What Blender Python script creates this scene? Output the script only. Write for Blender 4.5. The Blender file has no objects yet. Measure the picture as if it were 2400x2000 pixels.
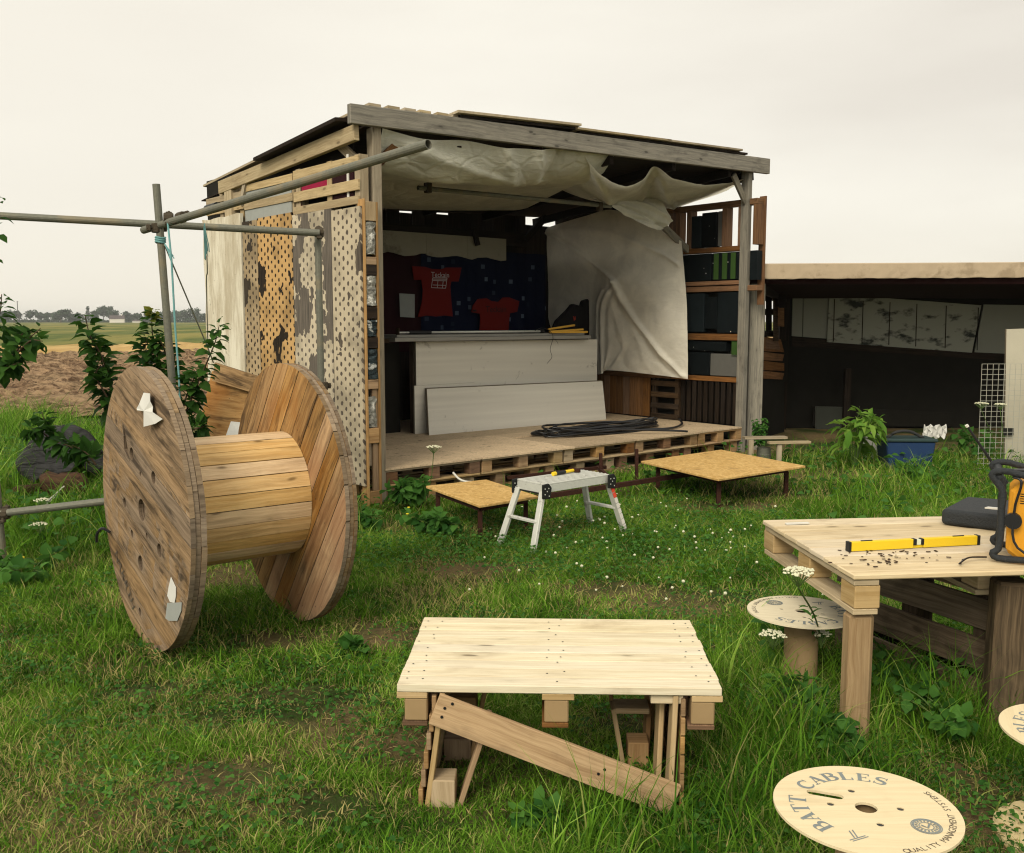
import bpy, math, random
import numpy as np
from mathutils import Vector, Matrix, Euler
R = math.radians
random.seed(7); rng = np.random.default_rng(11)
sc = bpy.context.scene
COL = sc.collection

# ------------------------------------------------------------------ camera and measuring helpers
F, PIT, H = 2234., R(6.31), 1.6            # focal length in px of a 2400 px wide frame, pitch, eye height
def ray(px, py):
    x = (px-1200)/F; v = -(py-1000)/F
    return (x, math.cos(PIT)+v*math.sin(PIT), -math.sin(PIT)+v*math.cos(PIT))
def G(px, py, z=0.):                        # a photo point that lies at height z
    r = ray(px, py); t = (z-H)/r[2]; return Vector((r[0]*t, r[1]*t, z))
def P(px, py, Y):                           # a photo point at distance Y
    r = ray(px, py); t = Y/r[1]; return Vector((r[0]*t, Y, H+r[2]*t))
F0 = G(895, 1178); AZ = 49.7                # the shed's near corner and the direction of its front
_a = R(AZ); SU = Vector((math.sin(_a), math.cos(_a), 0)); SV = Vector((-math.cos(_a), math.sin(_a), 0))
def loc(p): d = Vector(p)-F0; return Vector((d.dot(SU), d.dot(SV), p[2]))
def wor(u, v, z=0.): q = F0+SU*u+SV*v; q.z = z; return q
def on(px, py, n, c):                       # a photo point on the shed-frame plane dot(n, q) = c
    o = loc((0, 0, H)); r = Vector(ray(px, py)); d = Vector((r.dot(SU), r.dot(SV), r.z))
    t = (c-n.dot(o))/n.dot(d); return o+d*t
def vp(px, py, v): return on(px, py, Vector((0, 1, 0)), v)
def up(px, py, u): return on(px, py, Vector((1, 0, 0)), u)
def zp(px, py, z): return on(px, py, Vector((0, 0, 1)), z)
cam = bpy.data.cameras.new('camera'); co = bpy.data.objects.new('camera', cam); COL.objects.link(co)
co.location = (0, 0, H); co.rotation_euler = (R(90)-PIT, 0, 0)
cam.sensor_fit = 'HORIZONTAL'; cam.sensor_width = 36; cam.lens = 36*F/2400
cam.clip_start = .05; cam.clip_end = 6000
sc.camera = co

# ------------------------------------------------------------------ mesh builder
class MB:
    def __init__(s): s.v = []; s.f = []; s.uv = []; s.t = []; s.m = []; s.M = None
    def add(s, vs, fs, uvs, tint=None, mat=0):
        n = len(s.v); tint = random.random() if tint is None else tint
        for q in vs: s.v.append(tuple(s.M@Vector(q)) if s.M is not None else tuple(q)); s.t.append(tint)
        for q_, (f, uv) in enumerate(zip(fs, uvs)): s.f.append(tuple(n+i for i in f)); s.uv.extend(uv); s.m.append(mat[q_] if isinstance(mat, list) else mat)
        return s
    def box(s, x0, x1, y0, y1, z0, z1, tint=None, mat=0, M=None, taper=None):
        if x0 > x1: x0, x1 = x1, x0
        if y0 > y1: y0, y1 = y1, y0
        if z0 > z1: z0, z1 = z1, z0
        vs = [(x, y, z) for z in (z0, z1) for y in (y0, y1) for x in (x0, x1)]
        fs = [(0, 2, 3, 1), (4, 5, 7, 6), (0, 1, 5, 4), (2, 6, 7, 3), (0, 4, 6, 2), (1, 3, 7, 5)]
        d = (x1-x0, y1-y0, z1-z0); L = max(range(3), key=lambda i: d[i]); ou, ov = random.random()*20, random.random()*20
        uvs = []
        for k, f in enumerate(fs):
            ax = {0: 2, 1: 2, 2: 1, 3: 1, 4: 0, 5: 0}[k]; o = [i for i in range(3) if i != ax]
            if L in o: a, b = L, [i for i in o if i != L][0]
            else: a, b = o
            end = (ax == L)
            uvs.append([(ou+vs[i][a]*(.15 if end else 1), ov+vs[i][b]+(ax*.37)) for i in f])
        if M is not None: vs = [tuple(M@Vector(q)) for q in vs]
        return s.add(vs, fs, uvs, tint, mat)
    def bar(s, p0, p1, w, h, tint=None, mat=0, upv=(0, 0, 1)):   # w sideways, h along up
        p0, p1 = Vector(p0), Vector(p1); d = p1-p0; L = d.length; x = d/L; u = Vector(upv)
        y = u.cross(x)
        if y.length < 1e-4: y = Vector((0, 1, 0)).cross(x)
        y.normalize(); z = x.cross(y)
        M = Matrix((x, y, z)).transposed().to_4x4(); M.translation = p0
        return s.box(0, L, -w/2, w/2, -h/2, h/2, tint, mat, M)
    def tube(s, pts, r, n=10, tint=None, mat=0, caps=True, hollow=False):
        pts = [Vector(p) for p in pts]; rs = r if isinstance(r, (list, tuple)) else [r]*len(pts)
        vs = []; fs = []; uvs = []; ln = 0; ref = None; ou = random.random()*9; us = []
        for i, p in enumerate(pts):
            d = (pts[min(i+1, len(pts)-1)]-pts[max(i-1, 0)]).normalized()
            if ref is None: ref = d.orthogonal().normalized()
            ref = (ref-d*ref.dot(d)).normalized(); b = d.cross(ref)
            if i: ln += (p-pts[i-1]).length
            us.append(ou+ln)
            for k in range(n): a = 2*math.pi*k/n; vs.append(p+(ref*math.cos(a)+b*math.sin(a))*rs[i])
        for i in range(len(pts)-1):
            for k in range(n):
                k2 = (k+1) % n; fs.append((i*n+k, i*n+k2, (i+1)*n+k2, (i+1)*n+k))
                c = 2*math.pi*rs[0]/n; uvs.append([(us[i], k*c), (us[i], (k+1)*c), (us[i+1], (k+1)*c), (us[i+1], k*c)])
        if caps and not hollow:
            fs.append(tuple(range(n-1, -1, -1))); uvs.append([(0, 0)]*n)
            fs.append(tuple((len(pts)-1)*n+k for k in range(n))); uvs.append([(0, 0)]*n)
        if hollow:
            m = len(vs); d0 = (pts[1]-pts[0]).normalized(); d1 = (pts[-1]-pts[-2]).normalized()
            for e, (base, dd) in enumerate(((0, d0), ((len(pts)-1)*n, -d1))):
                q = pts[0] if e == 0 else pts[-1]; m = len(vs)
                vs += [q+(vs[base+k]-q)*.85 for k in range(n)]+[q+(vs[base+k]-q)*.85+dd*.25 for k in range(n)]
                for k in range(n):
                    k2 = (k+1) % n
                    fs.append((base+k, base+k2, m+k2, m+k)); uvs.append([(0, 0)]*4)
                    fs.append((m+k, m+k2, m+n+k2, m+n+k)); uvs.append([(0, 0)]*4)
                fs.append(tuple(m+n+k for k in range(n))); uvs.append([(0, 0)]*n)
        return s.add(vs, fs, uvs, tint, mat)
    def lathe(s, prof, n=32, tint=None, mat=0, M=None):          # prof: (r, z)
        vs = []; fs = []; uvs = []
        for r, z in prof:
            for k in range(n): a = 2*math.pi*k/n; vs.append(Vector((r*math.cos(a), r*math.sin(a), z)))
        for i in range(len(prof)-1):
            for k in range(n):
                k2 = (k+1) % n; fs.append((i*n+k, i*n+k2, (i+1)*n+k2, (i+1)*n+k)); c = 2*math.pi*max(prof[i][0], .01)/n
                a0, a1 = prof[i][1]+prof[i][0], prof[i+1][1]+prof[i+1][0]
                uvs.append([(a0, k*c), (a0, (k+1)*c), (a1, (k+1)*c), (a1, k*c)])
        if M is not None: vs = [M@q for q in vs]
        return s.add(vs, fs, uvs, tint, mat)
    def prism(s, pts, t, M=None, tint=None, mat=0, z0=0.):       # 2-D outline (counter-clockwise), thickness t
        n = len(pts); vs = [(x, y, z0) for x, y in pts]+[(x, y, z0+t) for x, y in pts]; o = random.random()*9
        fs = [tuple(range(n-1, -1, -1)), tuple(range(n, 2*n))]
        uvs = [[(o+pts[i][0], pts[i][1]) for i in range(n-1, -1, -1)], [(o+x, y) for x, y in pts]]
        for i in range(n):
            j = (i+1) % n; fs.append((i, j, n+j, n+i)); l = math.dist(pts[i], pts[j])
            uvs.append([(0, 0), (l, 0), (l, t), (0, t)])
        if M is not None: vs = [M@Vector(q) for q in vs]
        return s.add(vs, fs, uvs, tint, mat)
    def grid(s, pts, tint=None, mat=0):                          # rows of points -> surface
        nr, nc = len(pts), len(pts[0]); vs = [p for r in pts for p in r]; fs = []; uvs = []
        for i in range(nr-1):
            for j in range(nc-1):
                fs.append((i*nc+j, i*nc+j+1, (i+1)*nc+j+1, (i+1)*nc+j))
                uvs.append([(j/nc, i/nr), ((j+1)/nc, i/nr), ((j+1)/nc, (i+1)/nr), (j/nc, (i+1)/nr)])
        return s.add(vs, fs, uvs, tint, mat)
    def build(s, name, mats, parent=None, world=False, origin=None, smooth=False, bevel=0, solid=0, loc=None):
        mats = mats if isinstance(mats, (list, tuple)) else [mats]
        v = s.v
        if world and parent is not None:
            Mi = parent.matrix_basis.inverted(); v = [tuple(Mi@Vector(q)) for q in v]
        if origin is not None:
            ox, oy, oz = origin; v = [(a-ox, b-oy, c-oz) for a, b, c in v]
        me = bpy.data.meshes.new(name); me.from_pydata(v, [], s.f)
        uvl = me.uv_layers.new(name='UVMap'); uvl.data.foreach_set('uv', [c for q in s.uv for c in q])
        at = me.attributes.new('tint', 'FLOAT', 'POINT'); at.data.foreach_set('value', s.t)
        for m in mats: me.materials.append(m)
        if len(mats) > 1: me.polygons.foreach_set('material_index', s.m)
        if smooth: me.polygons.foreach_set('use_smooth', [True]*len(s.f))
        me.update(); o = bpy.data.objects.new(name, me); COL.objects.link(o)
        if parent is not None: o.parent = parent
        if origin is not None: o.location = origin
        if loc is not None: o.location = loc
        if solid:
            md = o.modifiers.new('s', 'SOLIDIFY'); md.thickness = solid; md.offset = 0
        if bevel:
            md = o.modifiers.new('b', 'BEVEL'); md.width = bevel; md.segments = 1; md.limit_method = 'ANGLE'; md.angle_limit = R(50)
        return o
def tag(o, label=None, cat=None, group=None, kind=None):
    for k, q in (('label', label), ('category', cat), ('group', group), ('kind', kind)):
        if q: o[k] = q
    return o
def thing(name, label, cat, at=(0, 0, 0), rz=0, group=None):
    o = bpy.data.objects.new(name, None); COL.objects.link(o); o.empty_display_size = .1
    o.location = at; o.rotation_euler = (0, 0, rz)
    o.matrix_basis = Matrix.Translation(Vector(at))@Matrix.Rotation(rz, 4, 'Z')
    return tag(o, label, cat, group)
def copy_tree(o, parent=None):
    c = o.copy(); COL.objects.link(c); c.parent = parent
    for ch in [q for q in bpy.data.objects if q.parent == o and q is not c]: copy_tree(ch, c)
    return c
def circle(r, n=48, cx=0, cy=0): return [(cx+r*math.cos(2*math.pi*i/n), cy+r*math.sin(2*math.pi*i/n)) for i in range(n)]
def cr(p, t):                                                    # Catmull-Rom through a list
    n = len(p)-1; x = min(max(t*n, 0), n-1e-6); i = int(x); f = x-i
    g = lambda k: p[k] if 0 <= k <= n else (p[0]*2-p[1] if k < 0 else p[n]*2-p[n-1])
    a, b, c, d = g(i-1), g(i), g(i+1), g(i+2)
    return .5*((2*b)+(c-a)*f+(2*a-5*b+4*c-d)*f*f+(3*b-a-3*c+d)*f**3)
def sheet(ctrl, nr, nc, disp=None):
    out = []
    for i in range(nr+1):
        row = [cr([ctrl[r][c] for r in range(len(ctrl))], i/nr) for c in range(len(ctrl[0]))]
        out.append([cr(row, j/nc) for j in range(nc+1)])
    if disp:
        out = [[disp(p, i/nr, j/nc) for j, p in enumerate(r)] for i, r in enumerate(out)]
    return out
def smooth_path(pts, n): pts = [Vector(p) for p in pts]; return [cr(pts, i/n) for i in range(n+1)]

# ------------------------------------------------------------------ materials
class N:
    def __init__(s, name):
        s.m = bpy.data.materials.new(name); s.m.use_nodes = True; s.t = s.m.node_tree; s.n = s.t.nodes
        s.b = s.n['Principled BSDF']; s.b.inputs['Specular IOR Level'].default_value = .12
    def new(s, ty, **k):
        o = s.n.new(ty)
        for a, b in k.items(): setattr(o, a, b)
        return o
    def link(s, a, b): s.t.links.new(a, b); return b
    def set(s, sock, v):
        if isinstance(v, bpy.types.NodeSocket): s.t.links.new(v, sock)
        elif hasattr(v, '__len__') and len(v) == 3 and sock.type == 'RGBA': sock.default_value = (*v, 1)
        else: sock.default_value = v
    def math(s, op, a, b=0., c=None):
        o = s.new('ShaderNodeMath', operation=op); s.set(o.inputs[0], a); s.set(o.inputs[1], b)
        if c is not None: s.set(o.inputs[2], c)
        return o.outputs[0]
    def map(s, v, a, b, c=0., d=1., smooth=False):
        o = s.new('ShaderNodeMapRange'); o.interpolation_type = 'SMOOTHSTEP' if smooth else 'LINEAR'
        s.set(o.inputs[0], v); s.set(o.inputs[1], a); s.set(o.inputs[2], b); s.set(o.inputs[3], c); s.set(o.inputs[4], d); return o.outputs[0]
    def mix(s, f, a, b, mode='MIX'):
        o = s.new('ShaderNodeMix', data_type='RGBA', blend_type=mode); s.set(o.inputs[0], f); s.set(o.inputs[6], a); s.set(o.inputs[7], b); return o.outputs[2]
    def uv(s): return s.new('ShaderNodeTexCoord').outputs['UV']
    def obj(s): return s.new('ShaderNodeTexCoord').outputs['Object']
    def mapping(s, v, scale, locn=(0, 0, 0), rot=(0, 0, 0)):
        o = s.new('ShaderNodeMapping'); s.set(o.inputs[0], v); o.inputs['Scale'].default_value = scale
        o.inputs['Location'].default_value = locn; o.inputs['Rotation'].default_value = rot; return o.outputs[0]
    def noise(s, v, scale, detail=4., rough=.55, dist=0., col=False):
        o = s.new('ShaderNodeTexNoise'); s.set(o.inputs['Vector'], v); o.inputs['Scale'].default_value = scale
        o.inputs['Detail'].default_value = detail; o.inputs['Roughness'].default_value = rough; o.inputs['Distortion'].default_value = dist
        return o.outputs['Color' if col else 'Fac']
    def vor(s, v, scale, rnd=1., feat='F1', out='Distance'):
        o = s.new('ShaderNodeTexVoronoi', feature=feat); s.set(o.inputs['Vector'], v); o.inputs['Scale'].default_value = scale
        o.inputs['Randomness'].default_value = rnd; return o.outputs[out]
    def attr(s, name='tint'): o = s.new('ShaderNodeAttribute'); o.attribute_name = name; return o.outputs['Fac']
    def bump(s, h, strength=.4, dist=.01):
        o = s.new('ShaderNodeBump'); s.set(o.inputs['Height'], h); o.inputs['Strength'].default_value = strength; o.inputs['Distance'].default_value = dist
        s.link(o.outputs[0], s.b.inputs['Normal']); return o
    def done(s, col=None, rough=.7, metal=0.):
        if col is not None: s.set(s.b.inputs['Base Color'], col)
        s.set(s.b.inputs['Roughness'], rough); s.set(s.b.inputs['Metallic'], metal); return s.m
def wood(name, c1, c2, stain=(.06, .045, .03), st=.25, knots=.5, var=.25, rough=.75, fine=1., red=None, bump=.35, nails=False, streak=0.):
    k = N(name); uv = k.uv(); t = k.attr(); ob = k.obj()
    warp = k.noise(k.mapping(uv, (1.5, 3, 1)), 2., 2.)
    base = k.mapping(uv, (1, 1, 1)); cb = k.new('ShaderNodeVectorMath', operation='ADD'); k.link(base, cb.inputs[0])
    cx = k.new('ShaderNodeCombineXYZ'); k.set(cx.inputs[1], k.math('MULTIPLY', warp, .05)); k.set(cx.inputs[2], k.math('MULTIPLY', t, 7.)); k.link(cx.outputs[0], cb.inputs[1])
    g1 = k.noise(k.mapping(cb.outputs[0], (2.2*fine, 60*fine, 1)), 1., 5., .6)
    g2 = k.noise(k.mapping(cb.outputs[0], (8*fine, 260*fine, 1)), 1., 3., .6)
    g = k.math('ADD', k.math('MULTIPLY', g1, .65), k.math('MULTIPLY', g2, .35))
    col = k.mix(k.map(g, .33, .66, smooth=True), c2, c1)
    # knots
    kv = k.vor(k.mapping(cb.outputs[0], (3.2, 9, 1)), 1., 1.)
    kf = k.map(kv, .05, .13, 1., 0., True); kr = k.map(kv, .03, .30, .55, 0., True)
    kc = tuple(a*.35 for a in c2)
    col = k.mix(k.math('MULTIPLY', kr, knots*.6), col, tuple(a*.6 for a in c2)); col = k.mix(k.math('MULTIPLY', kf, knots), col, kc)
    # stains and wear
    s1 = k.noise(k.mapping(ob, (1, 1, 1)), 3.1, 5., .62, .6); s2 = k.noise(k.mapping(cb.outputs[0], (4, 14, 1)), 1., 4., .6)
    sm = k.map(k.math('ADD', k.math('MULTIPLY', s1, .55), k.math('MULTIPLY', s2, .45)), .50, .68, smooth=True)
    col = k.mix(k.math('MULTIPLY', sm, st), col, stain)
    if streak:
        sk = k.noise(k.mapping(cb.outputs[0], (1.6, 15, 1)), 1., 5., .68, .3); col = k.mix(k.map(sk, .50, .66, 0, streak, True), col, tuple(a*.8 for a in stain)); col = k.mix(k.map(sk, .46, .34, 0, streak*.45, True), col, tuple(min(1, a*1.35) for a in c1))
    if red:
        rn = k.noise(ob, 2.2, 3., .5); col = k.mix(k.map(rn, .5, .65, 0, .55, True), col, red)
    if nails:
        nv = k.vor(k.mapping(uv, (9, 28, 1)), 1., .75); col = k.mix(k.map(nv, .05, .08, .8, 0.), col, (.03, .03, .03))
    hv = k.new('ShaderNodeHueSaturation'); k.link(col, hv.inputs['Color']); k.set(hv.inputs['Value'], k.map(t, 0, 1, 1-var, 1+var*.6))
    k.set(hv.inputs['Saturation'], k.map(k.math('FRACT', k.math('MULTIPLY', t, 7.3)), 0, 1, .8, 1.15))
    k.bump(g, bump, .004)
    return k.done(hv.outputs[0], rough)
def plain(name, c, rough=.6, metal=0., var=.12, scale=20., spots=None, bump=0., spec=.2):
    k = N(name); ob = k.obj(); n = k.noise(ob, scale, 5., .6)
    col = k.mix(n, tuple(a*(1-var) for a in c), tuple(a*(1+var) for a in c))
    if spots: col = k.mix(k.map(k.noise(ob, scale*.35, 6., .65), spots[1], spots[1]+.12, 0, spots[2] if len(spots) > 2 else .7, True), col, spots[0])
    if bump: k.bump(n, bump, .01)
    k.b.inputs['Specular IOR Level'].default_value = spec
    return k.done(col, rough, metal)
def m_cloth(name, c, tr=.25, wr=1.):
    k = N(name); ob = k.obj(); n = k.noise(ob, 3., 5., .6, .4); w = k.noise(k.mapping(ob, (3, 3, 14), rot=(.5, .4, .3)), 2., 4., .6, 1.)
    col = k.mix(k.map(n, .4, .65), tuple(a*.88 for a in c), tuple(min(1, a*1.08) for a in c)); cz = k.vor(k.mapping(ob, (1, 1, 1.6), rot=(.3, .2, .5)), 3.2, 1., 'DISTANCE_TO_EDGE'); k.bump(k.math('ADD', w, k.math('MULTIPLY', k.map(cz, 0, .12, smooth=True), .5)), .30*wr, .03)
    m = k.done(col, .75); tl = k.new('ShaderNodeBsdfTranslucent'); k.set(tl.inputs[0], col); mx = k.new('ShaderNodeMixShader'); mx.inputs[0].default_value = tr
    k.link(k.b.outputs[0], mx.inputs[1]); k.link(tl.outputs[0], mx.inputs[2]); k.link(mx.outputs[0], k.n['Material Output'].inputs[0]); return m
M = {}
M['pine'] = wood('fresh_pine', (.76, .65, .46), (.60, .48, .31), (.30, .22, .13), .5, .9, .14, .7, bump=.3, streak=.16)
M['pine_table'] = wood('new_pine_top', (.84, .755, .56), (.68, .58, .39), (.34, .25, .15), .45, 1., .13, .65, bump=.3, streak=.16)
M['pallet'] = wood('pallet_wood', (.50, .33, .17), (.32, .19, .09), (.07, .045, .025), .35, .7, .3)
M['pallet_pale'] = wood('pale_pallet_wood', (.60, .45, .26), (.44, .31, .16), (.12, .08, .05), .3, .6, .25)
M['pallet_side'] = wood('sunlit_pallet_wood', (.56, .45, .28), (.38, .29, .17), (.10, .07, .045), .35, .7, .25)  # paler copy of the pallet wood, sunlight put into its colour
M['drum'] = wood('drum_barrel_wood', (.86, .61, .31), (.64, .40, .17), (.20, .10, .04), .35, .9, .10, .6, streak=.28)
M['flange'] = wood('weathered_flange_wood', (.40, .275, .16), (.20, .13, .07), (.055, .038, .025), .75, .6, .2, .75, nails=True, streak=.8)
M['flange_in'] = wood('flange_inner_wood', (.54, .34, .16), (.30, .165, .07), (.05, .03, .02), .65, .85, .25, .7, red=(.34, .15, .05), nails=True, streak=.7)
M['grey_wood'] = wood('grey_weathered_timber', (.31, .285, .225), (.17, .158, .13), (.05, .045, .04), .5, .8, .22)
M['buff_wood'] = wood('buff_weathered_timber', (.50, .42, .28), (.33, .26, .165), (.08, .06, .045), .35, .7, .22)
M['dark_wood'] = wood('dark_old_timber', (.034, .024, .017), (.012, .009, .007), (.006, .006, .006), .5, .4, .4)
M['side_dark'] = wood('dim_pallet_timber', (.11, .072, .043), (.04, .027, .017), (.025, .02, .015), .5, .5, .4)  # darkened copy of the pallet wood, dim light put into its colour
M['brown_plank'] = wood('brown_planks', (.24, .13, .06), (.12, .062, .03), (.04, .025, .015), .45, .6, .35)
M['orange_wood'] = wood('orange_timber', (.30, .155, .07), (.16, .08, .038), (.05, .03, .02), .45, .5, .3)
M['post'] = wood('round_post_wood', (.46, .32, .17), (.30, .19, .09), (.12, .08, .05), .35, .6, .1)
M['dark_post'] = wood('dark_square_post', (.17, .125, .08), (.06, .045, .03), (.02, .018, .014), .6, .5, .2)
def m_board():
    k = N('strand_board'); uv = k.obj()
    a = k.vor(k.mapping(uv, (1, 1, 1), rot=(0, 0, .6)), 38., 1., out='Color'); b = k.noise(k.mapping(uv, (60, 14, 30), rot=(0, 0, .4)), 1., 4., .7)
    sp = k.new('ShaderNodeSeparateColor'); k.link(a, sp.inputs[0])
    col = k.mix(sp.outputs[0], (.55, .34, .11), (.74, .51, .21)); col = k.mix(k.map(b, .42, .62, 0, .35), col, (.42, .23, .07))
    col = k.mix(k.map(k.noise(uv, 5., 6., .65), .56, .68, 0, .4, True), col, (.16, .09, .04)); k.bump(b, .25, .004)
    return k.done(col, .65)
M['osb'] = m_board()
def m_deck():
    k = N('worn_deck_board'); uv = k.obj(); n = k.noise(uv, 3., 8., .7); b = k.noise(k.mapping(uv, (30, 70, 10)), 1., 4., .7)
    col = k.mix(n, (.42, .31, .195), (.88, .70, .47)); col = k.mix(k.map(b, .45, .65, 0, .35), col, (.12, .085, .055))
    col = k.mix(k.map(k.noise(uv, 9., 5., .7), .58, .68, 0, .6, True), col, (.06, .045, .03))
    hv = k.new('ShaderNodeHueSaturation'); k.link(col, hv.inputs['Color']); k.set(hv.inputs['Value'], k.map(k.attr(), 0, 1, .75, 1.2)); k.bump(b, .3, .004)
    return k.done(hv.outputs[0], .8)
M['deck'] = m_deck()
def m_perf(name, pale, dark, spread, streak):
    k = N(name); uv = k.uv()
    wv = k.noise(uv, 9., 3., .5, col=True)
    ad = k.new('ShaderNodeVectorMath', operation='MULTIPLY_ADD'); k.link(wv, ad.inputs[0]); ad.inputs[1].default_value = (.016, .016, 0); k.link(uv, ad.inputs[2])
    sp = k.new('ShaderNodeSeparateXYZ'); k.link(ad.outputs[0], sp.inputs[0]); ds = []
    for o_ in (0., .5):
        fx = k.math('SUBTRACT', k.math('FRACT', k.math('ADD', k.math('MULTIPLY', sp.outputs[0], 11.5), o_)), .5); fy = k.math('SUBTRACT', k.math('FRACT', k.math('ADD', k.math('MULTIPLY', sp.outputs[1], 7.), o_)), .5)
        fx = k.math('MULTIPLY', fx, .74); fy = k.math('MULTIPLY', fy, 1.35); ds.append(k.math('SQRT', k.math('ADD', k.math('MULTIPLY', fx, fx), k.math('MULTIPLY', fy, fy))))
    d = k.math('MINIMUM', ds[0], ds[1])
    big = k.noise(k.mapping(uv, (2.6, 3.4, 1), (spread*9, spread*5, 0)), 1., 4., .55, .3); fine = k.noise(uv, 45., 3., .6)
    r = k.math('ADD', k.math('ADD', k.map(big, .50+spread, .565+spread, .158, .9), k.math('MULTIPLY', k.math('SUBTRACT', k.noise(uv, 9., 3.), .5), .20)), k.math('MULTIPLY', k.math('SUBTRACT', fine, .5), .16))
    mask = k.map(k.math('SUBTRACT', r, d), -.015, .015)
    grain = k.noise(k.mapping(uv, (3, 90, 1)), 1., 4., .6)
    pc = k.mix(grain, tuple(a*.82 for a in pale), tuple(min(1, a*1.12) for a in pale))
    pc = k.mix(k.map(k.noise(uv, 2.2, 4., .6), .42, .66, 0, .75, True), pc, tuple(a*.48 for a in pale))
    dc = k.mix(k.map(grain, .35, .65), dark, streak)
    k.bump(k.math('SUBTRACT', grain, k.math('MULTIPLY', mask, 2.)), .5, .006)
    return k.done(k.mix(mask, pc, dc), .8)
M['perf_a'] = m_perf('perforated_ochre', (.60, .38, .16), (.012, .009, .007), .085, (.04, .03, .02))
M['perf_b'] = m_perf('perforated_grey_flaked', (.62, .54, .40), (.075, .068, .058), .015, (.20, .17, .14))
M['perf_c'] = m_perf('perforated_pale', (.57, .49, .355), (.06, .05, .042), .095, (.17, .14, .11))
M['perf_d'] = m_perf('perforated_tan', (.46, .35, .21), (.03, .024, .018), .07, (.07, .055, .04))
def m_white_board():
    k = N('weathered_white_board'); ob = k.obj(); n = k.noise(k.mapping(ob, (3, 3, .7)), 2.2, 6., .65)
    col = k.mix(k.map(n, .35, .65, smooth=True), (.50, .44, .32), (.78, .74, .61)); col = k.mix(k.map(k.noise(ob, 14., 6., .7), .62, .70, 0, .6), col, (.16, .12, .07))
    k.bump(n, .2, .01); return k.done(col, .8)
M['white_board'] = m_white_board()
def m_foam(name, c, bright=None):
    k = N(name); ob = k.obj(); n = k.noise(ob, 26., 6., .7, .8)
    col = k.mix(k.map(n, .35, .65), tuple(a*.45 for a in c), tuple(min(1, a*1.5) for a in c))
    if bright: col = k.mix(k.map(k.noise(ob, 11., 4., .6), .60, .64), col, bright)
    k.bump(n, 1., .02); return k.done(col, .7)
M['foam'] = m_foam('grey_foam_chunk', (.30, .30, .27), (.75, .75, .70))
M['foam_dark'] = m_foam('dark_foam_chunk', (.035, .05, .055), (.45, .47, .45))
def m_blocks(name, c, spot=.74):
    k = N(name); ob = k.obj(); n = k.noise(ob, 9., 5., .6)
    col = k.mix(n, tuple(a*.6 for a in c), tuple(a*1.4 for a in c)); v = k.vor(ob, 9., 1.)
    col = k.mix(k.map(v, .06, .08, .9, 0), col, (.6, .62, .58)); hv = k.new('ShaderNodeHueSaturation'); k.link(col, hv.inputs['Color'])
    k.set(hv.inputs['Value'], k.map(k.attr(), 0, 1, .5, 1.6)); k.bump(n, .3, .01); return k.done(hv.outputs[0], .75)
M['block'] = m_blocks('dark_insulation', (.007, .011, .013)); M['block_grey'] = plain('grey_insulation', (.12, .12, .11), .8, scale=12.)
M['block_green'] = plain('green_painted', (.04, .09, .02), .8, scale=12.)
def m_insul():
    k = N('silver_insulation_board'); uv = k.uv(); ob = k.obj()
    g = k.noise(k.mapping(uv, (.35, 13, 1)), 1., 2., .4); f = k.noise(ob, 160., 2., .5)
    col = k.mix(k.map(g, .3, .7), (.68, .65, .565), (.81, .78, .68)); col = k.mix(k.math('MULTIPLY', f, .25), col, (.30, .28, .25))
    col = k.mix(k.map(k.noise(ob, 2.6, 8., .75, .5), .60, .68, 0, .5, True), col, (.10, .075, .05)); k.bump(g, .15, .004); return k.done(col, .55)
M['insul'] = m_insul()
M['insul_edge'] = plain('dirty_foam_edge', (.20, .17, .12), .85, scale=40.)
M['worktop'] = plain('worktop_grey', (.30, .29, .26), .6, scale=9.)
M['canopy'] = m_cloth('pale_canopy_sheet', (.90, .89, .75), .38, 1.6); M['cloth'] = m_cloth('cream_sheet', (.90, .86, .74), .12, .6)
def m_curtain():
    k = N('blue_curtain'); uv = k.obj(); mp = k.mapping(uv, (5.5, 1, 5.5))
    sx_ = k.new('ShaderNodeSeparateXYZ'); k.link(uv, sx_.inputs[0]); cxz = k.new('ShaderNodeCombineXYZ'); k.link(sx_.outputs[0], cxz.inputs[0]); k.link(sx_.outputs[2], cxz.inputs[1]); v = k.new('ShaderNodeTexVoronoi', distance='CHEBYCHEV', voronoi_dimensions='2D'); v.inputs['Scale'].default_value = 1.; v.inputs['Randomness'].default_value = .9; v.inputs['Vector'].default_value = (0, 0, 0); k.link(k.mapping(cxz.outputs[0], (4.4, 4.4, 1)), v.inputs['Vector'])
    sq = k.map(v.outputs['Distance'], .12, .13, 1., 0.); sp = k.new('ShaderNodeSeparateColor'); k.link(v.outputs['Color'], sp.inputs[0])
    col = k.mix(k.math('MULTIPLY', sq, k.map(sp.outputs[0], .35, .9, 0, .8)), (.0035, .0065, .024), (.11, .15, .21)); k.bump(k.noise(uv, 5., 2.), .5, .05); return k.done(col, .85)
M['curtain'] = m_curtain(); M['dark_red'] = plain('dark_red_cloth', (.022, .004, .006), .9, scale=6.); M['magenta'] = plain('crimson_cloth', (.30, .01, .05), .8)
M['shirt'] = plain('red_tshirt', (.155, .008, .006), .85, scale=5., bump=1.); M['print_w'] = plain('white_print', (.55, .5, .5), .8); M['print_k'] = plain('black_print', (.02, .01, .01), .8)
M['paper'] = plain('white_paper', (.70, .70, .66), .8, scale=8.); M['paper_dim'] = plain('grey_paper', (.34, .36, .34), .85)
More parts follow.
